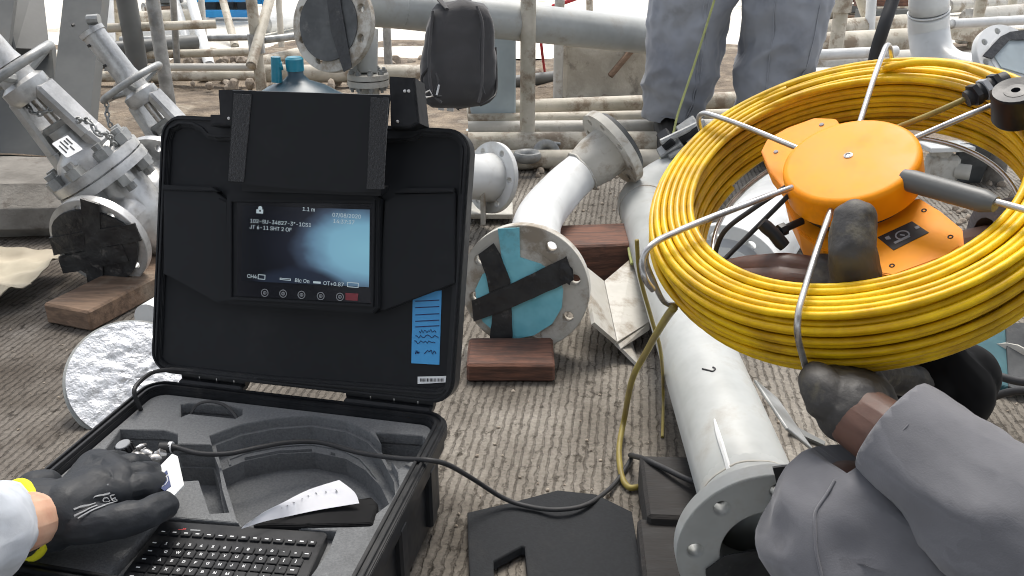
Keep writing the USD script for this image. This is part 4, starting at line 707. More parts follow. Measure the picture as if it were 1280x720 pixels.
chain(v1, [D(32, 118, 1.72), D(38, 138, 1.7), D(52, 142, 1.69), D(70, 132, 1.69)]); chain(v1, [D(98, 150, 1.7), D(112, 152, 1.68), D(122, 166, 1.67), D(134, 168, 1.7), D(142, 180, 1.74)], .0026, .018)
V2 = D(232, 190, 2.38); v2, L2, FE2, F02 = gate_valve('second silver gate valve further back beside the case lid, its stem cover leaning left', V2, cd(-.52, .78, .34), cd(-.3, -.3, .9), 1.0, False, .086, .12)
chain(v2, [D(133, 125, 2.3), D(135, 150, 2.28), D(142, 165, 2.3), D(140, 190, 2.32)], .0026, .018)
# steel column with raking plates
co = thing('steel_column', 'dark grey steel column with a raking brace plate behind the left gate valve', 'column', Z(40, 205))
def lean(quad, t, mt='grey_steel', parent=co, name='plate'): a, b, c, d = quad; return part(parent, name, slab(a, b, c, d, t), mt, False)
lean((D(-60, 212, 2.72), D(78, 206, 2.72), D(64, 52, 2.9), D(-60, 40, 2.9)), .03, name='base_plate_web')
lean((D(62, 150, 2.64), D(112, 150, 2.64), D(132, -45, 2.86), D(84, -45, 2.86)), .05, name='brace_plate')
lean((D(60, 206, 2.6), D(112, 200, 2.62), D(110, 138, 2.66), D(56, 138, 2.66)), .04, name='foot_gusset')
lean((D(20, 60, 2.8), D(62, 62, 2.86), D(50, -45, 3.0), D(-4, -45, 2.95)), .03, name='web')
lean((D(-60, 90, 2.62), D(8, 76, 2.66), D(24, -45, 2.8), D(-60, -45, 2.8)), .02, name='side_plate')
part(co, 'clamp', [tube([D(110, 25, 2.6), D(124, 24, 2.6)], .016, 10), tube([D(113, 35, 2.6), D(124, 37, 2.6)], .01, 6)], 'galvanised')
pl = Z(-60, 328); pr = Z(88, 312)
solo('concrete_plinth', rough(boxm(Fr(Z(-150, 305) * [1, 1, 0] + A_([.03, .17, .055]), nrm(A_([1, .08, 0])), nrm(A_([-.08, 1, 0])), (0, 0, 1)), (1.0, .34, .15), .05), .012, 6, 2, .035), 'plinth_concrete', 'worn concrete plinth at the left edge beneath the steel column', 'plinth', 50)
solo('pipe_length', tube([Z(-20, 212, .02), Z(70, 207, .02), Z(100, 190, .02)], .02, 14), 'grey_steel', 'old grey pipe lying at the foot of the steel column', 'pipe')
# crumpled cream cloth
def cloth(quad, nx, ny, h, seed, fold=1.):
    a, b, c, d = map(A_, quad); V = []
    for j in range(ny + 1):
        for i in range(nx + 1): u, v = i / nx, j / ny; V.append(a * (1 - u) * (1 - v) + b * u * (1 - v) + c * u * v + d * (1 - u) * v)
    V = A_(V); f = meshkit.fbm(V * [9, 9, 1] + 5, 3, seed); g = np.abs(meshkit.fbm(V * [5, 14, 1] + 5, 2, seed + 3) - .5) * 2; V[:, 2] += .004 + h * f + h * .8 * (1 - g) * fold; e = (meshkit.fbm(V * 25, 2, 9) - .5) * .03; V[:, 0] += e; V[:, 1] += np.roll(e, 7)
    i = np.arange(len(V)).reshape(ny + 1, nx + 1); F = np.vstack([np.stack([i[:-1, :-1], i[:-1, 1:], i[1:, 1:]], -1).reshape(-1, 3), np.stack([i[:-1, :-1], i[1:, 1:], i[1:, :-1]], -1).reshape(-1, 3)]); top = trimesh.Trimesh(V, F, process=False)
    return [top, trimesh.Trimesh(V - [0, 0, .002], F[:, ::-1], process=False)]
solo('cream_cloth', cloth((Z(-60, 420), Z(45, 378), Z(100, 338), Z(-60, 345)), 36, 26, .045, 4), 'cream_cloth', 'crumpled cream sheet lying against the concrete plinth at the left edge', 'sheet', True)
solo('timber_plank', rough(beam(Z(84, 397, .022), Z(215, 330, .022), .11, .042), .0012, 22, 6, .02), 'timber', 'brown timber plank on the ground under the large gate valve', 'timber')
solo('pipe_offcut', tube([Z(188, 402, .03), Z(215, 385, .03)], .035, 20), 'clean_white', 'white pipe end peeping out between the timber plank and the case lid', 'pipe')

# ---------------------------------------------------------------- scaffold, piles of pipe, block
def gp_(x, y, z=0.): return Z(x, y, z)
def pole(label, a, b, r, mt='cream_pipe', group=None, name='scaffold_pole', extra=None):
    t = thing(name, label, 'pipe' if 'pipe' in name else 'pole', A_([a[0], a[1], min(a[2], b[2])]), group); part(t, 'tube', tube([a, (A_(a) + A_(b)) / 2, b], r, 16), mt, True)
    if extra: part(t, 'coupler', tube([A_(a) * (1 - e) + A_(b) * e for e in (extra, extra + .05)], r * 1.45, 10), 'galvanised')
    return t
def upright(label, x, y, r, h, mt='cream_pipe', extra=None): g = gp_(x, y); return pole(label, g, g + A_([0, 0, h]), r, mt, extra=extra)
upright('cream scaffold post standing under the overhead pipe, coupler at its foot', 659, 196, .024, .52)
upright('thin white post rising behind the overhead pipe beside the concrete block', 697, 128, .02, 1.6, 'dirty_white')
t = upright('thick cream scaffold post with a wider sleeve, right of the standing worker', 1040, 92, .034, 1.6, 'cream_pipe'); g = gp_(1040, 92); part(t, 'sleeve', tube([g + [0, 0, .29], g + [0, 0, 1.0]], .046, 18), 'cream_pipe')
upright('grey scaffold post behind the stem cover of the second valve, nearer of two', 213, 140, .026, 1.8, 'galvanised')
upright('stout grey-green post behind the second valve', 176, 104, .045, 1.8, 'grey_steel')
upright('slim scaffold post behind the water bottle at the left of the overhead flange', 327, 112, .024, 1.6, 'cream_pipe', .1)
pole('slanting scaffold brace crossing the slim post left of the overhead flange', D(314, 82, 3.6), D(348, -40, 4.0), .022)
pole('white scaffold brace leaning in front of the yard, third from the blue frame', gp_(262, 82), D(228, -40, 5.2), .028, 'clean_white')
pole('white scaffold brace leaning in front of the yard, second from the blue frame', gp_(240, 70), D(206, -40, 5.4), .026, 'clean_white')
pole('cream scaffold tube leaning in front of the blue frame', gp_(294, 58), D(268, -40, 5.6), .024)
pole('white scaffold tube behind the silver stem cover near the column', gp_(138, 90), D(132, -40, 4.4), .03, 'clean_white')
for lab, (x0, y0, x1, y1), z, r, mt in (
    ('long cream pipe lying on the dirt left of the slim scaffold post', (105, 96, 320, 94), .03, .024, 'cream_pipe'),
    ('grey pipe lying behind the second valve, topmost of the bundle', (110, 64, 246, 52), .12, .036, 'grey_steel'),
    ('thin pale pipe crossing behind the scaffold posts at the left', (130, 70, 330, 64), .08, .02, 'cream_pipe'),
    ('short grey pipe lying behind the large valve towards the yard', (108, 80, 200, 72), .05, .03, 'galvanised'),
    ('pale pipe lying to the right of the slim scaffold post', (320, 78, 372, 66), .06, .026, 'cream_pipe'),
    ('tan pipe lying under the overhead flange on the dirt', (330, 92, 560, 92), .05, .04, 'cream_pipe'),
    ('dark pipe lying on the dirt behind the hanging bag', (600, 108, 700, 96), .03, .03, 'grey_steel')):
    pole(lab, gp_(x0, y0, z), gp_(x1, y1, z), r, mt, name='loose_pipe')
for lab, y0, y1, z, r, mt in (
    ('long cream pipe of the stack behind the worker, furthest back and highest', 138, 130, .10, .032, 'cream_pipe'),
    ('thin cream pipe second from the back in the stack behind the worker', 150, 146, .08, .022, 'cream_pipe'),
    ('pale pipe in the middle of the stack behind the worker', 162, 160, .06, .028, 'dirty_white'),
    ('rust-stained pipe near the front of the stack behind the worker', 181, 180, .045, .04, 'cream_pipe'),
    ('tan pipe at the front bottom of the stack behind the worker', 200, 199, .03, .03, 'cream_pipe'),
    ('thin tan pipe lying between the second and third of the stack', 171, 169, .04, .018, 'cream_pipe')):
    a, b = gp_(606, y0, z), gp_(812, y1, z); pole(lab, a - (b - a) * .1, b + (b - a) * (.2 if 'front bottom' in lab else 1.15), r, mt, name='stacked_pipe')
cl = Z(664, 192, .03); cp_ = thing('scaffold_coupler', 'rusty scaffold coupler with an open ring at the foot of the cream post', 'coupler', cl * [1, 1, 0])
for c_0, ax_ in ((Z(683, 192, .04), cd(.15, .15, 1)), (Z(659, 196, .05), A_([0, 0, 1.]))):
    q_ = axfr(c_0, ax_, ri); part(cp_, 'ring', tube([q_.w(.03 * math.cos(a), .03 * math.sin(a), 0) for a in np.linspace(0, 2 * np.pi, 24, endpoint=False)], .011, 8, closed=True, sq=1.6), 'galvanised')
part(cp_, 'bolt', [tube([Z(640, 197, .04), Z(678, 188, .045)], .006, 8), tube([Z(638, 197.5, .04), Z(642, 196.5, .04)], .012, 6)], 'galvanised'); part(cp_, 'bolt', tube([Z(676, 178, .07), Z(700, 180, .06)], .006, 8), 'galvanised')
cbk = Z(700, 128); solo('concrete_block', rough(boxm(Fr(cbk * [1, 1, 0] + A_([.26, .2, .14]), (1, 0, 0), (0, 1, 0), (0, 0, 1)), (.5, .34, .3), .02), .008, 9, 3, .03), 'concrete_block', 'weathered concrete block under the overhead pipe left of the standing worker', 'block', 50)
solo('wooden_stick', beam(cbk + [.2, -.02, .11], cbk + [.31, -.0, .24], .03, .02), 'timber', 'short wooden stick leaning on the face of the concrete block', 'stick')
solo('red_cable', tube([D(690, 8, 3.6), D(715, 0, 3.6), D(742, -12, 3.6), D(760, -25, 3.6)], .008, 8, k=6), 'red_rag', 'red cable showing above the overhead pipe near the worker', 'cable')
solo('red_hose', tube([D(676, 35, 3.6), D(677, 60, 3.6), Z(681, 90, .01)], .006, 8, k=6), 'red_rag', 'thin red hose hanging behind the overhead pipe', 'hose')
# blue frame trailer far left in the yard
bt = thing('blue_container', 'bright blue open steel stillage in the sunny yard', 'container', Z(280, 29))
b0 = Z(280, 30); wv = 75 / FPX * 5.9
for x in (-.5, .5):
    for y in (0, .4): part(bt, 'post', beam(b0 + [x * wv, y, 0], b0 + [x * wv, y, .8], .05, .05, (0, 1, 0)), 'blue_paint')
part(bt, 'side_panel', boxm(Fr(b0 + [0, .0, .3], (1, 0, 0), (0, 1, 0), (0, 0, 1)), (wv - .05, .03, .3), .004), 'blue_paint'); part(bt, 'side_panel', boxm(Fr(b0 + [0, .4, .45], (1, 0, 0), (0, 1, 0), (0, 0, 1)), (wv - .05, .03, .7), .004), 'blue_paint'); part(bt, 'rail', beam(b0 + [-wv / 2, 0, .07], b0 + [wv / 2, 0, .07], .04, .05), 'blue_paint')
for x in (-.3, 0, .3): part(bt, 'load', boxm(Fr(b0 + [x * wv, .2, .12], (1, 0, 0), (0, 1, 0), (0, 0, 1)), (.1, .2, .12), .01), 'boot')
# far yard: rows of pale pipes and trestles
r2 = np.random.default_rng(21)
FAR = [(120, 46, 250, 40, .04), (100, 28, 240, 20, .05), (180, 12, 262, 6, .05), (330, 30, 372, 22, .06), (985, 60, 1135, 52, .07), (985, 84, 1150, 78, .06), (1000, 100, 1120, 98, .05), (1000, 40, 1130, 30, .06), (1210, 24, 1300, 16, .07), (1200, 44, 1300, 40, .05), (990, 18, 1130, 10, .05), (1185, 8, 1290, 2, .05), (1055, 32, 1135, 28, .035)]
fn = ['faint', 'slim', 'white', 'pale', 'cream', 'grey-white']
places = ['behind the stout grey post', 'in the yard beside the braces', 'at the top edge right of the stout post', 'left of the overhead flange in the yard', 'just right of the standing worker, third row', 'just above the reel right of the worker', 'touching the top of the reel beside the worker', 'behind the sleeved scaffold post', 'at the right edge behind the white elbow', 'at the right edge behind the taped flange', 'at the top edge behind the sleeved post', 'at the top right corner', 'joined to the sleeved post like a rail']
for k, (x0, y0, x1, y1, r) in enumerate(FAR): pole('sunlit %s pipe lying %s' % (fn[k % 6], places[k]), gp_(x0, y0, r + .02), gp_(x1, y1, r + .02), r, ['clean_white', 'cream_pipe', 'dirty_white'][k % 3], name='yard_pipe')
for k, (x, y, w_, h_, lab) in enumerate(((205, 24, .25, .3, 'dark timber trestle behind the leaning braces'), (1105, 40, .35, .22, 'rusty bundle behind the black hose'), (1070, 30, .3, .2, 'brown crate behind the sleeved scaffold post'), (1250, 8, .6, .12, 'rusty beam at the top right corner'))):
    g = gp_(x, y); tt_ = thing('yard_stack', lab, 'stack', g)
    for j in range(3): part(tt_, 'bar', beam(g + [-w_ / 2, .05 * j, h_ * (j + .5) / 3], g + [w_ / 2, .05 * j + .04, h_ * (j + .5) / 3], .08, h_ / 3 * .8), ['timber', 'grey_steel', 'timber_red'][j])
for k, (x, y, lab) in enumerate(((1090, 44, 'slanting pale strut right of the sleeved scaffold post'), (1215, 60, 'pale post behind the taped flange at the right'))):
    g = gp_(x, y); pole(lab, g, g + (A_([-.25, 0, .5]) if k == 0 else A_([.0, 0, .8])), .03, 'cream_pipe')
solo('grey_beam', beam(gp_(1180, 36, .1), gp_(1275, 48, .1), .06, .1), 'cream_pipe', 'tapered pale beam lying behind the white elbow at the right', 'beam')
for k, (x, y, x1, dy, r, mt, lab) in enumerate(((150, 60, 140, 4.4, .016, 'cream_pipe', 'thin cream tube standing left of the stout grey-green post'), (222, 88, 214, 4.0, .016, 'galvanised', 'thin grey tube just left of the second white brace'), (256, 62, 249, 5.0, .018, 'dirty_white', 'thin pale tube between two white braces'), (352, 60, 346, 5.0, .018, 'cream_pipe', 'thin tube close to the left of the overhead flange'), (486, 92, 480, 4.0, .02, 'galvanised', 'grey post between the branch flange and the hanging bag'), (738, 60, 736, 5.0, .02, 'cream_pipe', 'cream post above the overhead pipe beside the worker'), (1012, 60, 1016, 5.0, .018, 'dirty_white', 'pale post close to the right of the standing worker'), (1086, 52, 1092, 5.2, .03, 'clean_white', 'white post left of the black hose'), (1220, 55, 1228, 5.0, .03, 'dirty_white', 'white post to the right of the white riser pipe'), (1262, 30, 1272, 6.0, .03, 'cream_pipe', 'cream post at the top right corner'))): pole(lab, gp_(x, y), D(x1, -40, dy), r, mt, name='yard_post')
for k, (x0, y0, x1, y1, z, r, mt, lab) in enumerate(((110, 36, 270, 30, .25, .02, 'cream_pipe', 'thin cream rail behind the stout grey-green post'), (150, 50, 330, 46, .1, .018, 'galvanised', 'thin grey rail low behind the leaning braces'), (186, 84, 318, 84, .1, .016, 'dirty_white', 'thin pale tube lying just left of the slim scaffold post'), (330, 50, 380, 44, .15, .018, 'galvanised', 'short grey rail left of the overhead flange'), (1000, 70, 1120, 64, .2, .022, 'clean_white', 'white rail behind the sleeved scaffold post'), (1190, 30, 1300, 24, .2, .025, 'clean_white', 'white rail right of the white riser pipe'))): pole(lab, gp_(x0, y0, z), gp_(x1, y1, z), r, mt, name='yard_rail')
# white elbow pipe and taped flange at the top right
we = thing('white_riser', 'white pipe coming down and turning right behind the top of the reel', 'pipe', Z(1161, 150))
e0 = D(1161, -60, 2.5); e1 = D(1161, 40, 2.62); part(we, 'pipe', tube([D(1160, -120, 2.5), e0, D(1161, 14, 2.58)], .056, 28, k=4), 'clean_white', True)
part(we, 'elbow', tube([D(1161, 14, 2.58), e1, D(1168, 70, 2.6), D(1190, 88, 2.55), D(1225, 92, 2.5), D(1262, 90, 2.45)], .058, 28, k=6), 'clean_white', True); tw = D(1161, 14, 2.58); q_ = axfr(tw, nrm(e1 - tw)); part(we, 'weld_seam', tube([q_.w(.057 * math.cos(a), .057 * math.sin(a), 0) for a in np.linspace(0, 6.283, 32, endpoint=False)], .003, 6, closed=True), 'clean_white', True)
tfc = D(1262, 72, 2.3); tn = cd(.2, .25, .9); tfx = thing('taped_flange', 'white flange with grey film and black tape at the top right edge', 'flange', tfc * [1, 1, 0]); f6 = pipe_flange(tfx, tfc, tn, .1, .02, .04, 'clean_white', 8)
part(tfx, 'film', rough(plate(f6, Polygon([f6.px(*q) for q in ((1238, 66), (1260, 52), (1300, 50), (1300, 100), (1250, 85))]), .001, .005), .002, 30, 2, .01), 'blue_grey', 50); tape_on(tfx, f6, [(1228, 70), (1250, 46), (1262, 40), (1292, 36), (1292, 50), (1262, 50), (1240, 74)], .008); part(tfx, 'pipe_stub', tube([tfc - tn * .01, tfc - tn * .12], .055, 24), 'clean_white')
solo('black_hose', tube([D(1125, -30, 1.9), D(1116, 0, 1.9), D(1104, 36, 1.9), D(1094, 70, 1.95), D(1090, 110, 2.0), D(1100, 160, 2.1)], .014, 12, k=6), 'black_rubber', 'thick black hose hanging down behind the top of the reel', 'hose', True)

# ---------------------------------------------------------------- things seen through and around the reel
fx_ = thing('valve_body', 'small white valve body seen through the reel right of the orange hub', 'valve', Z(1170, 232)); vb = Z(1172, 232)
part(fx_, 'body', [boxm(Fr(vb + [0, 0, .05], (1, 0, 0), (0, 1, 0), (0, 0, 1)), (.08, .07, .09), .012)], 'dirty_white'); part(fx_, 'top_plate', boxm(Fr(vb + [0.0, 0, .115], (1, .1, 0), (-.1, 1, 0), (0, 0, 1)), (.13, .08, .014), .002), 'clean_white'); part(fx_, 'bonnet', cyl(vb + [-.01, 0, .09], vb + [-.01, 0, .11], .03), 'dirty_white'); part(fx_, 'side_boss', cyl(vb + [.03, -.02, .05], vb + [.065, -.04, .05], .022), 'dirty_white'); part(fx_, 'foot', boxm(Fr(vb + [0.0, -.01, .008], (1, 0, 0), (0, 1, 0), (0, 0, 1)), (.12, .1, .014), .002), 'dirty_white')
bd = Z(1208, 236); solo('dark_board', rough(boxm(Fr(bd + [0.02, .05, .06], nrm(A_([1, .1, 0])), nrm(A_([-.1, 1, .25])), nrm(np.cross(A_([1, .1, 0]), A_([-.1, 1, .25])))), (.11, .02, .13), .006), .006, 12, 2, .02), 'dark_cover', 'dark board leaning behind the small white valve seen through the reel', 'board', 50)
solo('grey_post_stub', tube([Z(1240, 228), Z(1240, 228) + A_([0, 0, .12])], .03, 16), 'plinth_concrete', 'short grey post stub right of the dark board seen through the reel', 'post')
rb = np.random.default_rng(4)
def rubble(x, y, s, sd):
    m = trimesh.creation.icosphere(1, s); m.vertices = m.vertices * rb.uniform(.55, 1.2, 3); m = rough(m, s * .3, 1.3 / s, sd); c = Z(x, y, s * .3); m.apply_translation(c); return m
solo('rubble', [rubble(rb.uniform(1215, 1300), rb.uniform(226, 300), rb.uniform(.006, .02), k) for k in range(60)] + [rubble(rb.uniform(1150, 1220), rb.uniform(250, 300), rb.uniform(.003, .012), k) for k in range(40)], 'stone', 'loose grey rubble at the right edge seen through the reel', 'rubble', False, kind='stuff')
solo('pebbles', [rubble(rb.uniform(600, 800), rb.uniform(196, 222), rb.uniform(.004, .014), k) for k in range(110)] + [rubble(rb.uniform(150, 560), rb.uniform(74, 112), rb.uniform(.01, .035), k) for k in range(150)] + [rubble(rb.uniform(560, 800), rb.uniform(88, 125), rb.uniform(.01, .03), k) for k in range(60)], 'stone', 'scattered small stones on the dirt behind the case', 'stones', False, kind='stuff')
solo('grit', [rubble(rb.uniform(560, 1010), rb.uniform(430, 700), rb.uniform(.0012, .0032), k) for k in range(70)] + [rubble(rb.uniform(0, 190), rb.uniform(400, 600), rb.uniform(.0012, .004), k) for k in range(50)] + [rubble(rb.uniform(600, 800), rb.uniform(230, 330), rb.uniform(.002, .006), k) for k in range(70)] + [rubble(rb.uniform(1000, 1280), rb.uniform(480, 560), rb.uniform(.0012, .003), k) for k in range(60)], 'stone', 'fine grit strewn over the ribbed concrete around the pipes and the case', 'grit', False, kind='stuff')
tb = thing('teal_flange_cover', 'teal round cover with a dark band at the right edge below the reel', 'cover', Z(1262, 462)); tc = Z(1262, 446, .05); tn2 = cd(-.1, .55, .83)
part(tb, 'disc', rough(plate(axfr(tc, tn2), Point(0, 0).buffer(.06), -.02, 0, .004), .001, 30), 'teal_dark', 50); fq = axfr(tc, tn2); part(tb, 'dark_band', rough(plate(fq, Polygon([fq.px(*q) for q in ((1256, 405), (1300, 405), (1300, 500), (1260, 484))]), 0, .004), .001, 30, 1, .01), 'dark_cover', 50); part(tb, 'stand', cyl(Z(1262, 455), tc - [0, 0, .03], .05), 'dirty_white')
solo('black_hose_loop', tube([D(1220, 450, 1.3), D(1240, 466, 1.22), D(1275, 477, 1.2), D(1320, 478, 1.2), D(1330, 490, 1.22), D(1280, 488, 1.26), D(1248, 494, 1.3), D(1220, 508, 1.36)], .006, 10, k=7), 'black_rubber', 'loop of black hose below the teal cover at the right edge', 'hose', True)
solo('steel_scrap', slab(Z(985, 536, .01), Z(1030, 556, .006), Z(1032, 552, .006), Z(990, 530, .01), .004), 'grey_steel', 'thin bent steel strip on the ground beside the lug of the long pipe', 'scrap', False)
solo('red_rag', rough(boxm(Fr(Z(832, 437, .01), (1, 0, 0), (0, 1, 0), (0, 0, 1)), (.02, .03, .02), .006), .004, 60, 2, .006), 'red_rag', 'small red scrap on the ground beside the white angle saddle', 'rag', 50)
# foam offcut on the ground
gpx = Fr(A_([0, 0, .0]), A_([1., 0, 0]), A_([0, 1., 0]), A_([0, 0, 1.])); fo_ = gpx.poly([(584, 641), (640, 628), (697, 613), (745, 618), (790, 640), (815, 790), (592, 790), (586, 700)], .016)
fo_ = fo_.difference(gpx.poly([(620, 704), (653, 686), (660, 760), (622, 770)], .016).buffer(.003)); solo('foam_offcut', plate(gpx, fo_, .004, .017, .002), 'dark_foam', 'flat black foam offcut with a notch on the ground beside the case', 'foam', False)
# yellow cable end hanging in loops and the thin cord
solo('push_cable_tail', tube([D(842, 385, .80), D(828, 405, .9), D(808, 440, 1.05), D(790, 475, 1.15), Z(781, 520, .03), Z(774, 560, .01), Z(777, 594, .006), Z(786, 609, .006), Z(800, 608, .006)], .0042, 9, k=8), 'olive_cable', 'olive yellow cable tail hanging from the reel to the ground', 'cable', True)
solo('thin_cable_tail', tube([D(796, 300, .95), D(800, 345, .98), D(815, 400, 1.05), D(826, 440, 1.12), Z(829, 490, .02), Z(828, 546, .003)], .0024, 8, k=8), 'olive_cable', 'thin dark cable hanging beside the long white pipe', 'cable', True)
solo('hanging_cord', tube([D(905, -40, 2.3), D(893, 0, 2.3), D(868, 80, 2.3), D(848, 140, 2.28), D(838, 178, 2.24), D(815, 215, 2.1), D(797, 255, 1.95), D(786, 300, 1.8), D(790, 330, 1.7)], .0032, 8, k=7), 'green_cord', 'thin yellow-green cord hanging in front of the worker to the clamp', 'cord', True)
ck = thing('cord_clamp', 'black and silver clamp on top of the far end of the long pipe', 'clamp', D(848, 180, 2.1)); kx_ = cd(.75, .5, .3)
for k, (x, y, l, w_, mt) in enumerate(((850, 172, .1, .03, 'black_plastic'), (838, 186, .06, .035, 'galvanised'), (862, 162, .05, .045, 'galvanised'), (866, 182, .07, .05, 'clean_white'), (834, 176, .03, .05, 'black_plastic'), (852, 190, .05, .03, 'black_plastic'))): c = D(x, y, 2.08); part(ck, 'clamp_block', beam(c - kx_ * l / 2, c + kx_ * l / 2, w_, w_ * .7, cd(-.3, .6, .7), .003), mt)
part(ck, 'clamp_bolt', tube([D(826, 178, 2.06), D(880, 152, 2.06)], .008, 8), 'galvanised'); part(ck, 'clamp_bolt', tube([D(836, 196, 2.06), D(856, 186, 2.06)], .007, 8), 'galvanised')

# ---------------------------------------------------------------- people
from scipy.spatial import cKDTree
def head_chains(hd, face, upv):                                       # head centre, facing direction
    f = nrm(face); u = nrm(upv - f * (upv @ f)); r = np.cross(f, u); L = lambda a, b, c: hd + r * a + f * b + u * c
    ch = [[(L(0, -.012, .03), .086), (L(0, .012, -.02), .074), (L(0, .04, -.085), .042)], [(L(0, .088, -.012), .011), (L(0, .102, -.035), .013)], [(L(-.012, .088, -.062), .008), (L(.012, .088, -.062), .008)], [(L(.075, -.005, -.02), .012), (L(.08, -.015, .01), .014)], [(L(-.075, -.005, -.02), .012), (L(-.08, -.015, .01), .014)]]
    return ch, L
def worker(name_label, J, hands, cloth, skin, gl, hood=True, sleeve_r=(.056, .047, .036), leg_r=(.1, .082, .06), boots=True, fing_bare=(), seedw=1, wr=.0055, base=None, chest_r=.13, hem=False, wsc=13, seams=()):
    p = thing('person', name_label, 'person', base); E1 = J
    hc, L = head_chains(E1['head'], E1['face'], A_([0, 0, 1.]))
    bone = lambda *q: [(A_(a), r) for a, r in q]
    ch = hc + [bone((E1['head'] - [0, 0, .06], .052), (E1['neck'], .055)), bone((E1['neck'], .06), (E1['chest'], chest_r * .9), (E1['pelvis'], chest_r * .95))]
    cc = [bone((E1['neck'] - [0, 0, .02], .07), (E1['chest'], chest_r), (E1['pelvis'], chest_r))]
    for s in ('l', 'r'):
        sh, el, wr_ = (A_(E1[q + s]) for q in ('sh_', 'el_', 'wr_')); hp, kn, an, to = (A_(E1[q + s]) for q in ('hip_', 'kn_', 'an_', 'toe_'))
        ch += [bone((E1['neck'] - [0, 0, .04], .055), (sh, .056)), bone((sh, .052), (el, .04)), bone((el, .04), (wr_, .026)), bone((hp, .095), (kn, .058)), bone((kn, .055), (an, .038)), bone((an, .036), (to, .03))]
        cc += [bone((E1['neck'] - [0, 0, .05], .065), (sh, .072)), bone((sh, .07), (el, sleeve_r[0])), bone((el, sleeve_r[0]), (el * .5 + wr_ * .5, sleeve_r[1]), (A_(E1.get('cuff_' + s, wr_)), sleeve_r[2]))]
        cc += [bone((hp, .125), (kn, leg_r[0])), bone((kn, leg_r[0]), (kn * .45 + an * .55, leg_r[1]), (an + nrm(kn - an) * .02, leg_r[2]))]
        if boots: part(p, 'boot', flesh([bone((an + (kn - an) * .18, .05), (an, .052), (an * .3 + to * .7, .042), (to, .036)), bone((an - [0, 0, .03], .04), (to - [0, 0, .012], .03))], .009, 8), 'boot', True)
    for h in hands: ch += h['palm'] + h['fingers']
    part(p, 'body', flesh(ch, .0075, 10), skin, True)
    cm = manif(flesh(cc, .009, 12, wr, wsc, seedw))
    e_tree = None
    cuts = [(A_(E1.get('cuff_' + s, E1['wr_' + s])), nrm(A_(E1.get('cuff_' + s, E1['wr_' + s])) - A_(E1['el_' + s])), sleeve_r[2]) for s in 'lr'] + [(A_(E1['an_' + s]) + nrm(A_(E1['kn_' + s]) - A_(E1['an_' + s])) * .02, nrm(A_(E1['an_' + s]) - A_(E1['kn_' + s])), leg_r[2]) for s in 'lr' if hem]
    for o, d_, r in cuts: cm = cm - manif(tube([o, o + d_ * .1], r * 1.45, 24)) - manif(tube([o - d_ * .03, o + d_ * .02], r - .006, 20))
    part(p, 'coverall', cm, cloth, 80); cv = tri(cm); ct_ = cKDTree(cv.vertices)
    def onto(P, r=.0013, closed=False, k=4):
        P = A_(P) if closed else spline(A_(P), 4); Q = (cv.vertices[ct_.query(P, k=5)[1]] + cv.vertex_normals[ct_.query(P, k=5)[1]] * .0006).mean(1)
        for _ in range(3): Q = (np.roll(Q, 1, 0) + Q * 2 + np.roll(Q, -1, 0)) / 4 if closed else np.vstack([Q[:1], (Q[:-2] + Q[1:-1] * 2 + Q[2:]) / 4, Q[-1:]])
        return tube(spline(Q, k, closed), r, 5, closed=closed)
    for o, d_, r in cuts:
        x_, y_, _ = basis(d_)
        for off in (.018,): part(p, 'hem_stitch', onto([o - d_ * off + r * 1.15 * (math.cos(a) * x_ + math.sin(a) * y_) for a in np.linspace(0, 2 * np.pi, 30, endpoint=False)], .0008 * (1 if r < .07 else 2), True), cloth, True)
    for sm in seams: part(p, 'seam', onto(sm[0], sm[1]), cloth, True)
    for h in hands:
        g = part(p, 'glove', flesh([[(a, r + .0035) for a, r in c] for c in h.get('glove_palm', h['palm']) + h['glove_fingers']], .0045, 6, .0012, 45, 3), gl, True, label=h.get('label'))
        h['mesh'] = g
    part(p, 'hair', flesh([[(L(0, -.025, .05), .084), (L(0, -.05, -.01), .07)]], .012, 6), 'hair', True)
    for sg in (-1, 1): part(p, 'eye', trimesh.creation.icosphere(2, .0115).apply_translation(L(.031 * sg, .074, .0)), 'eye', True)
    return p
def hand(W, Ks, tips, thumb, rk=.0125, bare=0, rf=.0092):
    # W wrist; Ks four knuckles; tips per finger list of joints; thumb: joints from the palm's side
    palm = [[(W, .026), (W * .5 + (Ks[0] + Ks[3]) / 4, .021), (k, rk)] for k in Ks] + [[(a, rk), (b, rk)] for a, b in zip(Ks[:-1], Ks[1:])]
    sizes = (1.0, 1.05, 1.0, .85); fg = []
    for k, tp, z in zip(Ks, tips, sizes): J = [k] + tp; fg.append([(q, (rf + .0018 * (1 - i / max(len(J) - 1, 1))) * z) for i, q in enumerate(J)])
    th = [(q, r) for q, r in zip(thumb, np.linspace(.0165, .0108, len(thumb)))]
    return palm, fg, th
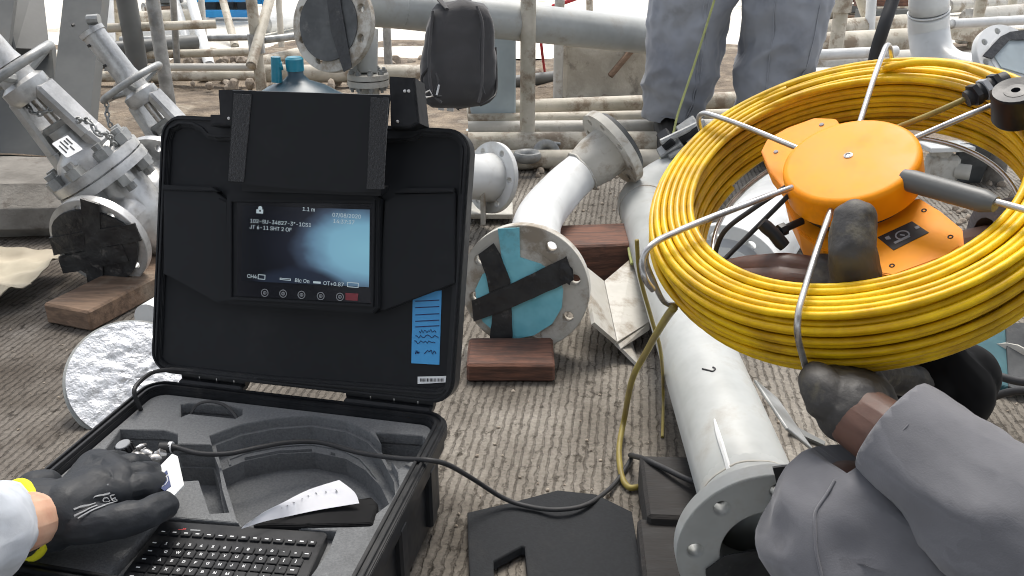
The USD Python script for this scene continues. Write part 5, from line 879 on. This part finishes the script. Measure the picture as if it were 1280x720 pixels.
# squatting worker at the right: one hand under the reel, the other gripping its hub
W1 = D(1076, 523, .665); K1 = [D(1040, 488, .69), D(1046, 482, .71), D(1058, 478, .73), D(1075, 478, .745)]
tp1 = [[D(1052, 472, .725), D(1085, 468, .75), D(1110, 468, .77)], [D(1068, 470, .745), D(1105, 468, .77), D(1130, 470, .79)], [D(1085, 470, .76), D(1120, 472, .785), D(1145, 474, .80)], [D(1100, 474, .77), D(1130, 478, .79), D(1150, 480, .80)]]
tm1 = [D(1062, 512, .675), D(1036, 500, .672), D(1026, 484, .675), D(1022, 474, .69)]
pm1, fg1, th1 = hand(W1, K1, tp1, tm1, .015)
W2 = D(1165, 330, .80); K2 = [D(1048, 342, .765), D(1044, 358, .76), D(1050, 374, .765), D(1064, 388, .775)]
tp2 = [[D(980, 333, .775), D(930, 336, .80), D(898, 342, .82)], [D(975, 350, .77), D(925, 352, .795), D(896, 356, .81)], [D(990, 372, .775), D(950, 376, .79), D(930, 380, .80)], [D(1010, 390, .785), D(975, 394, .795), D(958, 396, .80)]]
tm2 = [D(1092, 372, .765), D(1070, 350, .725), D(1064, 312, .705), D(1068, 274, .708)]
pm2, fg2, th2 = hand(W2, K2, tp2, tm2, .0165, rf=.0115)
th2 = [(q, r) for (q, _), r in zip(th2, (.02, .0172, .0152, .0136))]
K_ = D(1062, 668, .68)
E_L = D(1480, 800, .52)
J = dict(head=A_([.80, .38, .96]), face=A_([-.9, .35, -.35]), neck=A_([.84, .36, .80]), chest=A_([.90, .34, .6]), pelvis=A_([.92, .32, .25]),
         sh_l=(.72, .2, .70), el_l=D(1480, 800, .52), wr_l=W1, cuff_l=D(1118, 537, .652), sh_r=(.84, .54, .72), el_r=(.72, .74, .48), wr_r=W2, cuff_r=D(1235, 312, .79),
         hip_l=(.86, .22, .24), kn_l=(.62, .02, .42), an_l=(.66, .1, .07), toe_l=(.54, .12, .04), hip_r=(.84, .44, .22), kn_r=K_, an_r=K_ + [.05, -.11, -.21], toe_r=K_ + [-.05, -.1, -.235])
hands = [dict(palm=pm1, fingers=fg1 + [th1], glove_fingers=[c for c in fg1] + [th1[1:]], glove_palm=[[(W1 * .68 + k * .32, .0245), (W1 * .4 + k * .6, .021), (k, .0155)] for k in K1] + [[(a, .015), (b, .015)] for a, b in zip(K1[:-1], K1[1:])]), dict(palm=pm2, fingers=fg2 + [th2], glove_fingers=[[(c[0][0], c[0][1]), (c[0][0] * .75 + c[1][0] * .25, c[0][1])] for c in fg2] + [th2])]
worker('squatting worker in grey coveralls holding the yellow reel with two worn dark gloves', J, hands, 'coverall', 'skin', 'glove_brown', sleeve_r=(.058, .05, .036), leg_r=(.066, .064, .06), base=(.9, .35, 0), seedw=4, wr=.0095, wsc=11, seams=[([D(*q) for q in ((1036, 582, .63), (1018, 605, .62), (1008, 640, .615), (1010, 685, .61), (1022, 730, .61))], .0012)])
# standing worker behind
fl, fr_ = Z(834, 190), Z(952, 196); hL, hR = fl * .6 + fr_ * .4, fl * .4 + fr_ * .6
uz = lambda q, z, dx=0, dy=0: A_([q[0] + dx, q[1] + dy, z])
def sidehand(w_): Ks = [w_ + A_([.0, .03 - .02 * k, -.085]) for k in range(4)]; return hand(w_, Ks, [[k + A_([-.005, 0, -.04]), k + A_([-.015, .0, -.07])] for k in Ks], [w_ + A_([-.01, .03, -.03]), w_ + A_([-.02, .05, -.06]), w_ + A_([-.025, .05, -.09])])
c_ = (fl + fr_) / 2; wl, wr2 = uz(c_, .86, -.28, .02), uz(c_, .86, .30, .02); pa_, fa_, ta_ = sidehand(wl); pb_, fb_, tb_ = sidehand(wr2)
J = dict(head=uz(c_, 1.62), face=A_([0, -1., -.2]), neck=uz(c_, 1.45), chest=uz(c_, 1.25), pelvis=uz(c_, .92), sh_l=uz(c_, 1.42, -.2), el_l=uz(c_, 1.12, -.26), wr_l=wl, sh_r=uz(c_, 1.42, .2), el_r=uz(c_, 1.12, .28), wr_r=wr2,
         hip_l=uz(hL, .86, -.03), kn_l=uz(fl, .50, .05, -.02), an_l=uz(fl, .09), toe_l=uz(fl, .045, -.02, -.16), hip_r=uz(hR, .86, .03), kn_r=uz(fr_, .50, .01, -.02), an_r=uz(fr_, .09), toe_r=uz(fr_, .045, .03, -.16))
worker('standing worker in loose grey-blue trousers behind the reel, seen below the knee', J, [dict(palm=pa_, fingers=fa_ + [ta_], glove_fingers=fa_ + [ta_]), dict(palm=pb_, fingers=fb_ + [tb_], glove_fingers=fb_ + [tb_])], 'coverall_light', 'skin', 'glove_brown', leg_r=(.128, .112, .088), base=c_ * [1, 1, 0], seedw=2, wr=.019, hem=True, wsc=7, seams=[([uz(c0, z, dx, -.13) for z in np.arange(.12, .8, .05)], .0022) for c0, dx in ((fl, .05), (fr_, -.05), (fl, .06), (fr_, .07))])
# gloved hand reaching in at the lower left
W3 = Z(58, 645, .165); K3 = [Z(150, 614, .172), Z(150, 600, .176), Z(138, 588, .172), Z(120, 583, .164)]
tp3 = [[Z(178, 608, .17), Z(194, 606, .16), Z(200, 608, .152)], [Z(176, 596, .172), Z(189, 595, .159), Z(191, 598, .147)], [Z(162, 584, .168), Z(174, 584, .155), Z(176, 588, .142)], [Z(140, 578, .158), Z(150, 579, .145), Z(150, 585, .134)]]
tm3 = [Z(100, 656, .163), Z(145, 652, .166), Z(180, 643, .166), Z(205, 632, .16)]
pm3, fg3, th3 = hand(W3, K3, tp3, tm3, .0155, rf=.0105)
pm3 += [[(W3, .034), (Z(40, 646, .165), .036)], [(Z(84, 640, .168), .03), (Z(120, 618, .17), .026)]]
E3 = Z(-190, 716, .3)
pr2, fr2, tr2 = sidehand(A_([-.62, .05, .35]))
J = dict(head=A_([-.86, .38, 1.0]), face=A_([.9, .3, -.5]), neck=A_([-.9, .36, .84]), chest=A_([-.96, .34, .62]), pelvis=A_([-1.05, .3, .25]), sh_l=(-.80, .52, .72), el_l=E3, wr_l=W3, cuff_l=Z(2, 652, .172), sh_r=(-.8, .14, .72), el_r=(-.72, .02, .55), wr_r=A_([-.62, .05, .35]),
         hip_l=(-.98, .4, .24), kn_l=(-.72, .5, .1), an_l=(-1.0, .55, .06), toe_l=(-1.12, .55, .05), hip_r=(-.98, .2, .24), kn_r=(-.7, .05, .1), an_r=(-.98, .0, .06), toe_r=(-1.1, .0, .05))
pm3g = pm3
h3 = dict(palm=pm3, fingers=fg3 + [th3], glove_fingers=fg3 + [th3])
p3 = worker('person reaching into the case with a black yellow-cuffed glove holding a white card', J, [h3, dict(palm=pr2, fingers=fr2 + [tr2], glove_fingers=fr2 + [tr2])], 'sleeve_white', 'skin_light', 'glove_black', sleeve_r=(.056, .048, .037), base=(-1.0, .3, 0), seedw=7, wr=.004)
ax3 = nrm(Z(40, 646, .165) - Z(10, 655, .17)); cfx = axfr(Z(31, 650, .166), ax3); part(p3, 'glove_cuff', tube([cfx.w(.037 * math.cos(a), .037 * math.sin(a), .002 * math.sin(3 * a)) for a in np.linspace(0, 6.283, 40, endpoint=False)], .005, 10, closed=True), 'yellow_cuff', True)
part(p3, 'glove_tab', flesh([[(Z(44, 612, .175), .02), (Z(58, 606, .175), .016)]], .005, 6), 'glove_black', True)
# worn print on the back of the glove, laid on its surface
gm = tri(flesh([[(a, r + .0035) for a, r in c] for c in pm3 + fg3 + [th3]], .0045, 6, .0012, 45, 3)); from scipy.spatial import cKDTree
gt = cKDTree(gm.vertices); pxx = nrm(Z(140, 606, .19) - Z(98, 622, .19)); PFr = Fr(Z(98, 630, .195), pxx, nrm(np.cross(A_([0, 0, 1.]), pxx)), nrm(A_([0, 0, 1.])))
prn = [text('CE', .0075, PFr, .022, .003, 0, .0002)] + [plate(PFr, sbox(x, y, x + w_, y + .0016), 0, .0003) for x, y, w_ in ((.004, .022, .03), (.006, .018, .024), (.0, .012, .012), (.016, .013, .016), (-.004, .006, .02), (-.006, .0, .022), (-.004, -.004, .026), (.02, -.003, .014))]
for m in prn:
    m2 = trimesh.remesh.subdivide_to_size(m.vertices, m.faces, .004); m.__init__(m2[0], m2[1], process=False); d, i = gt.query(m.vertices * [1, 1, 1] - [0, 0, .01], k=6)
    zz = gm.vertices[i][..., 2]; up_ = gm.vertex_normals[i][..., 2] > .2; w_ = np.where(up_, 1 / (d + 1e-4), 1e-9); m.vertices[:, 2] = (zz * w_).sum(1) / w_.sum(1) + .0012 + (m.vertices[:, 2] - PFr.o[2])
part(p3, 'glove_print', prn, 'print_grey', False, kind='stuff')
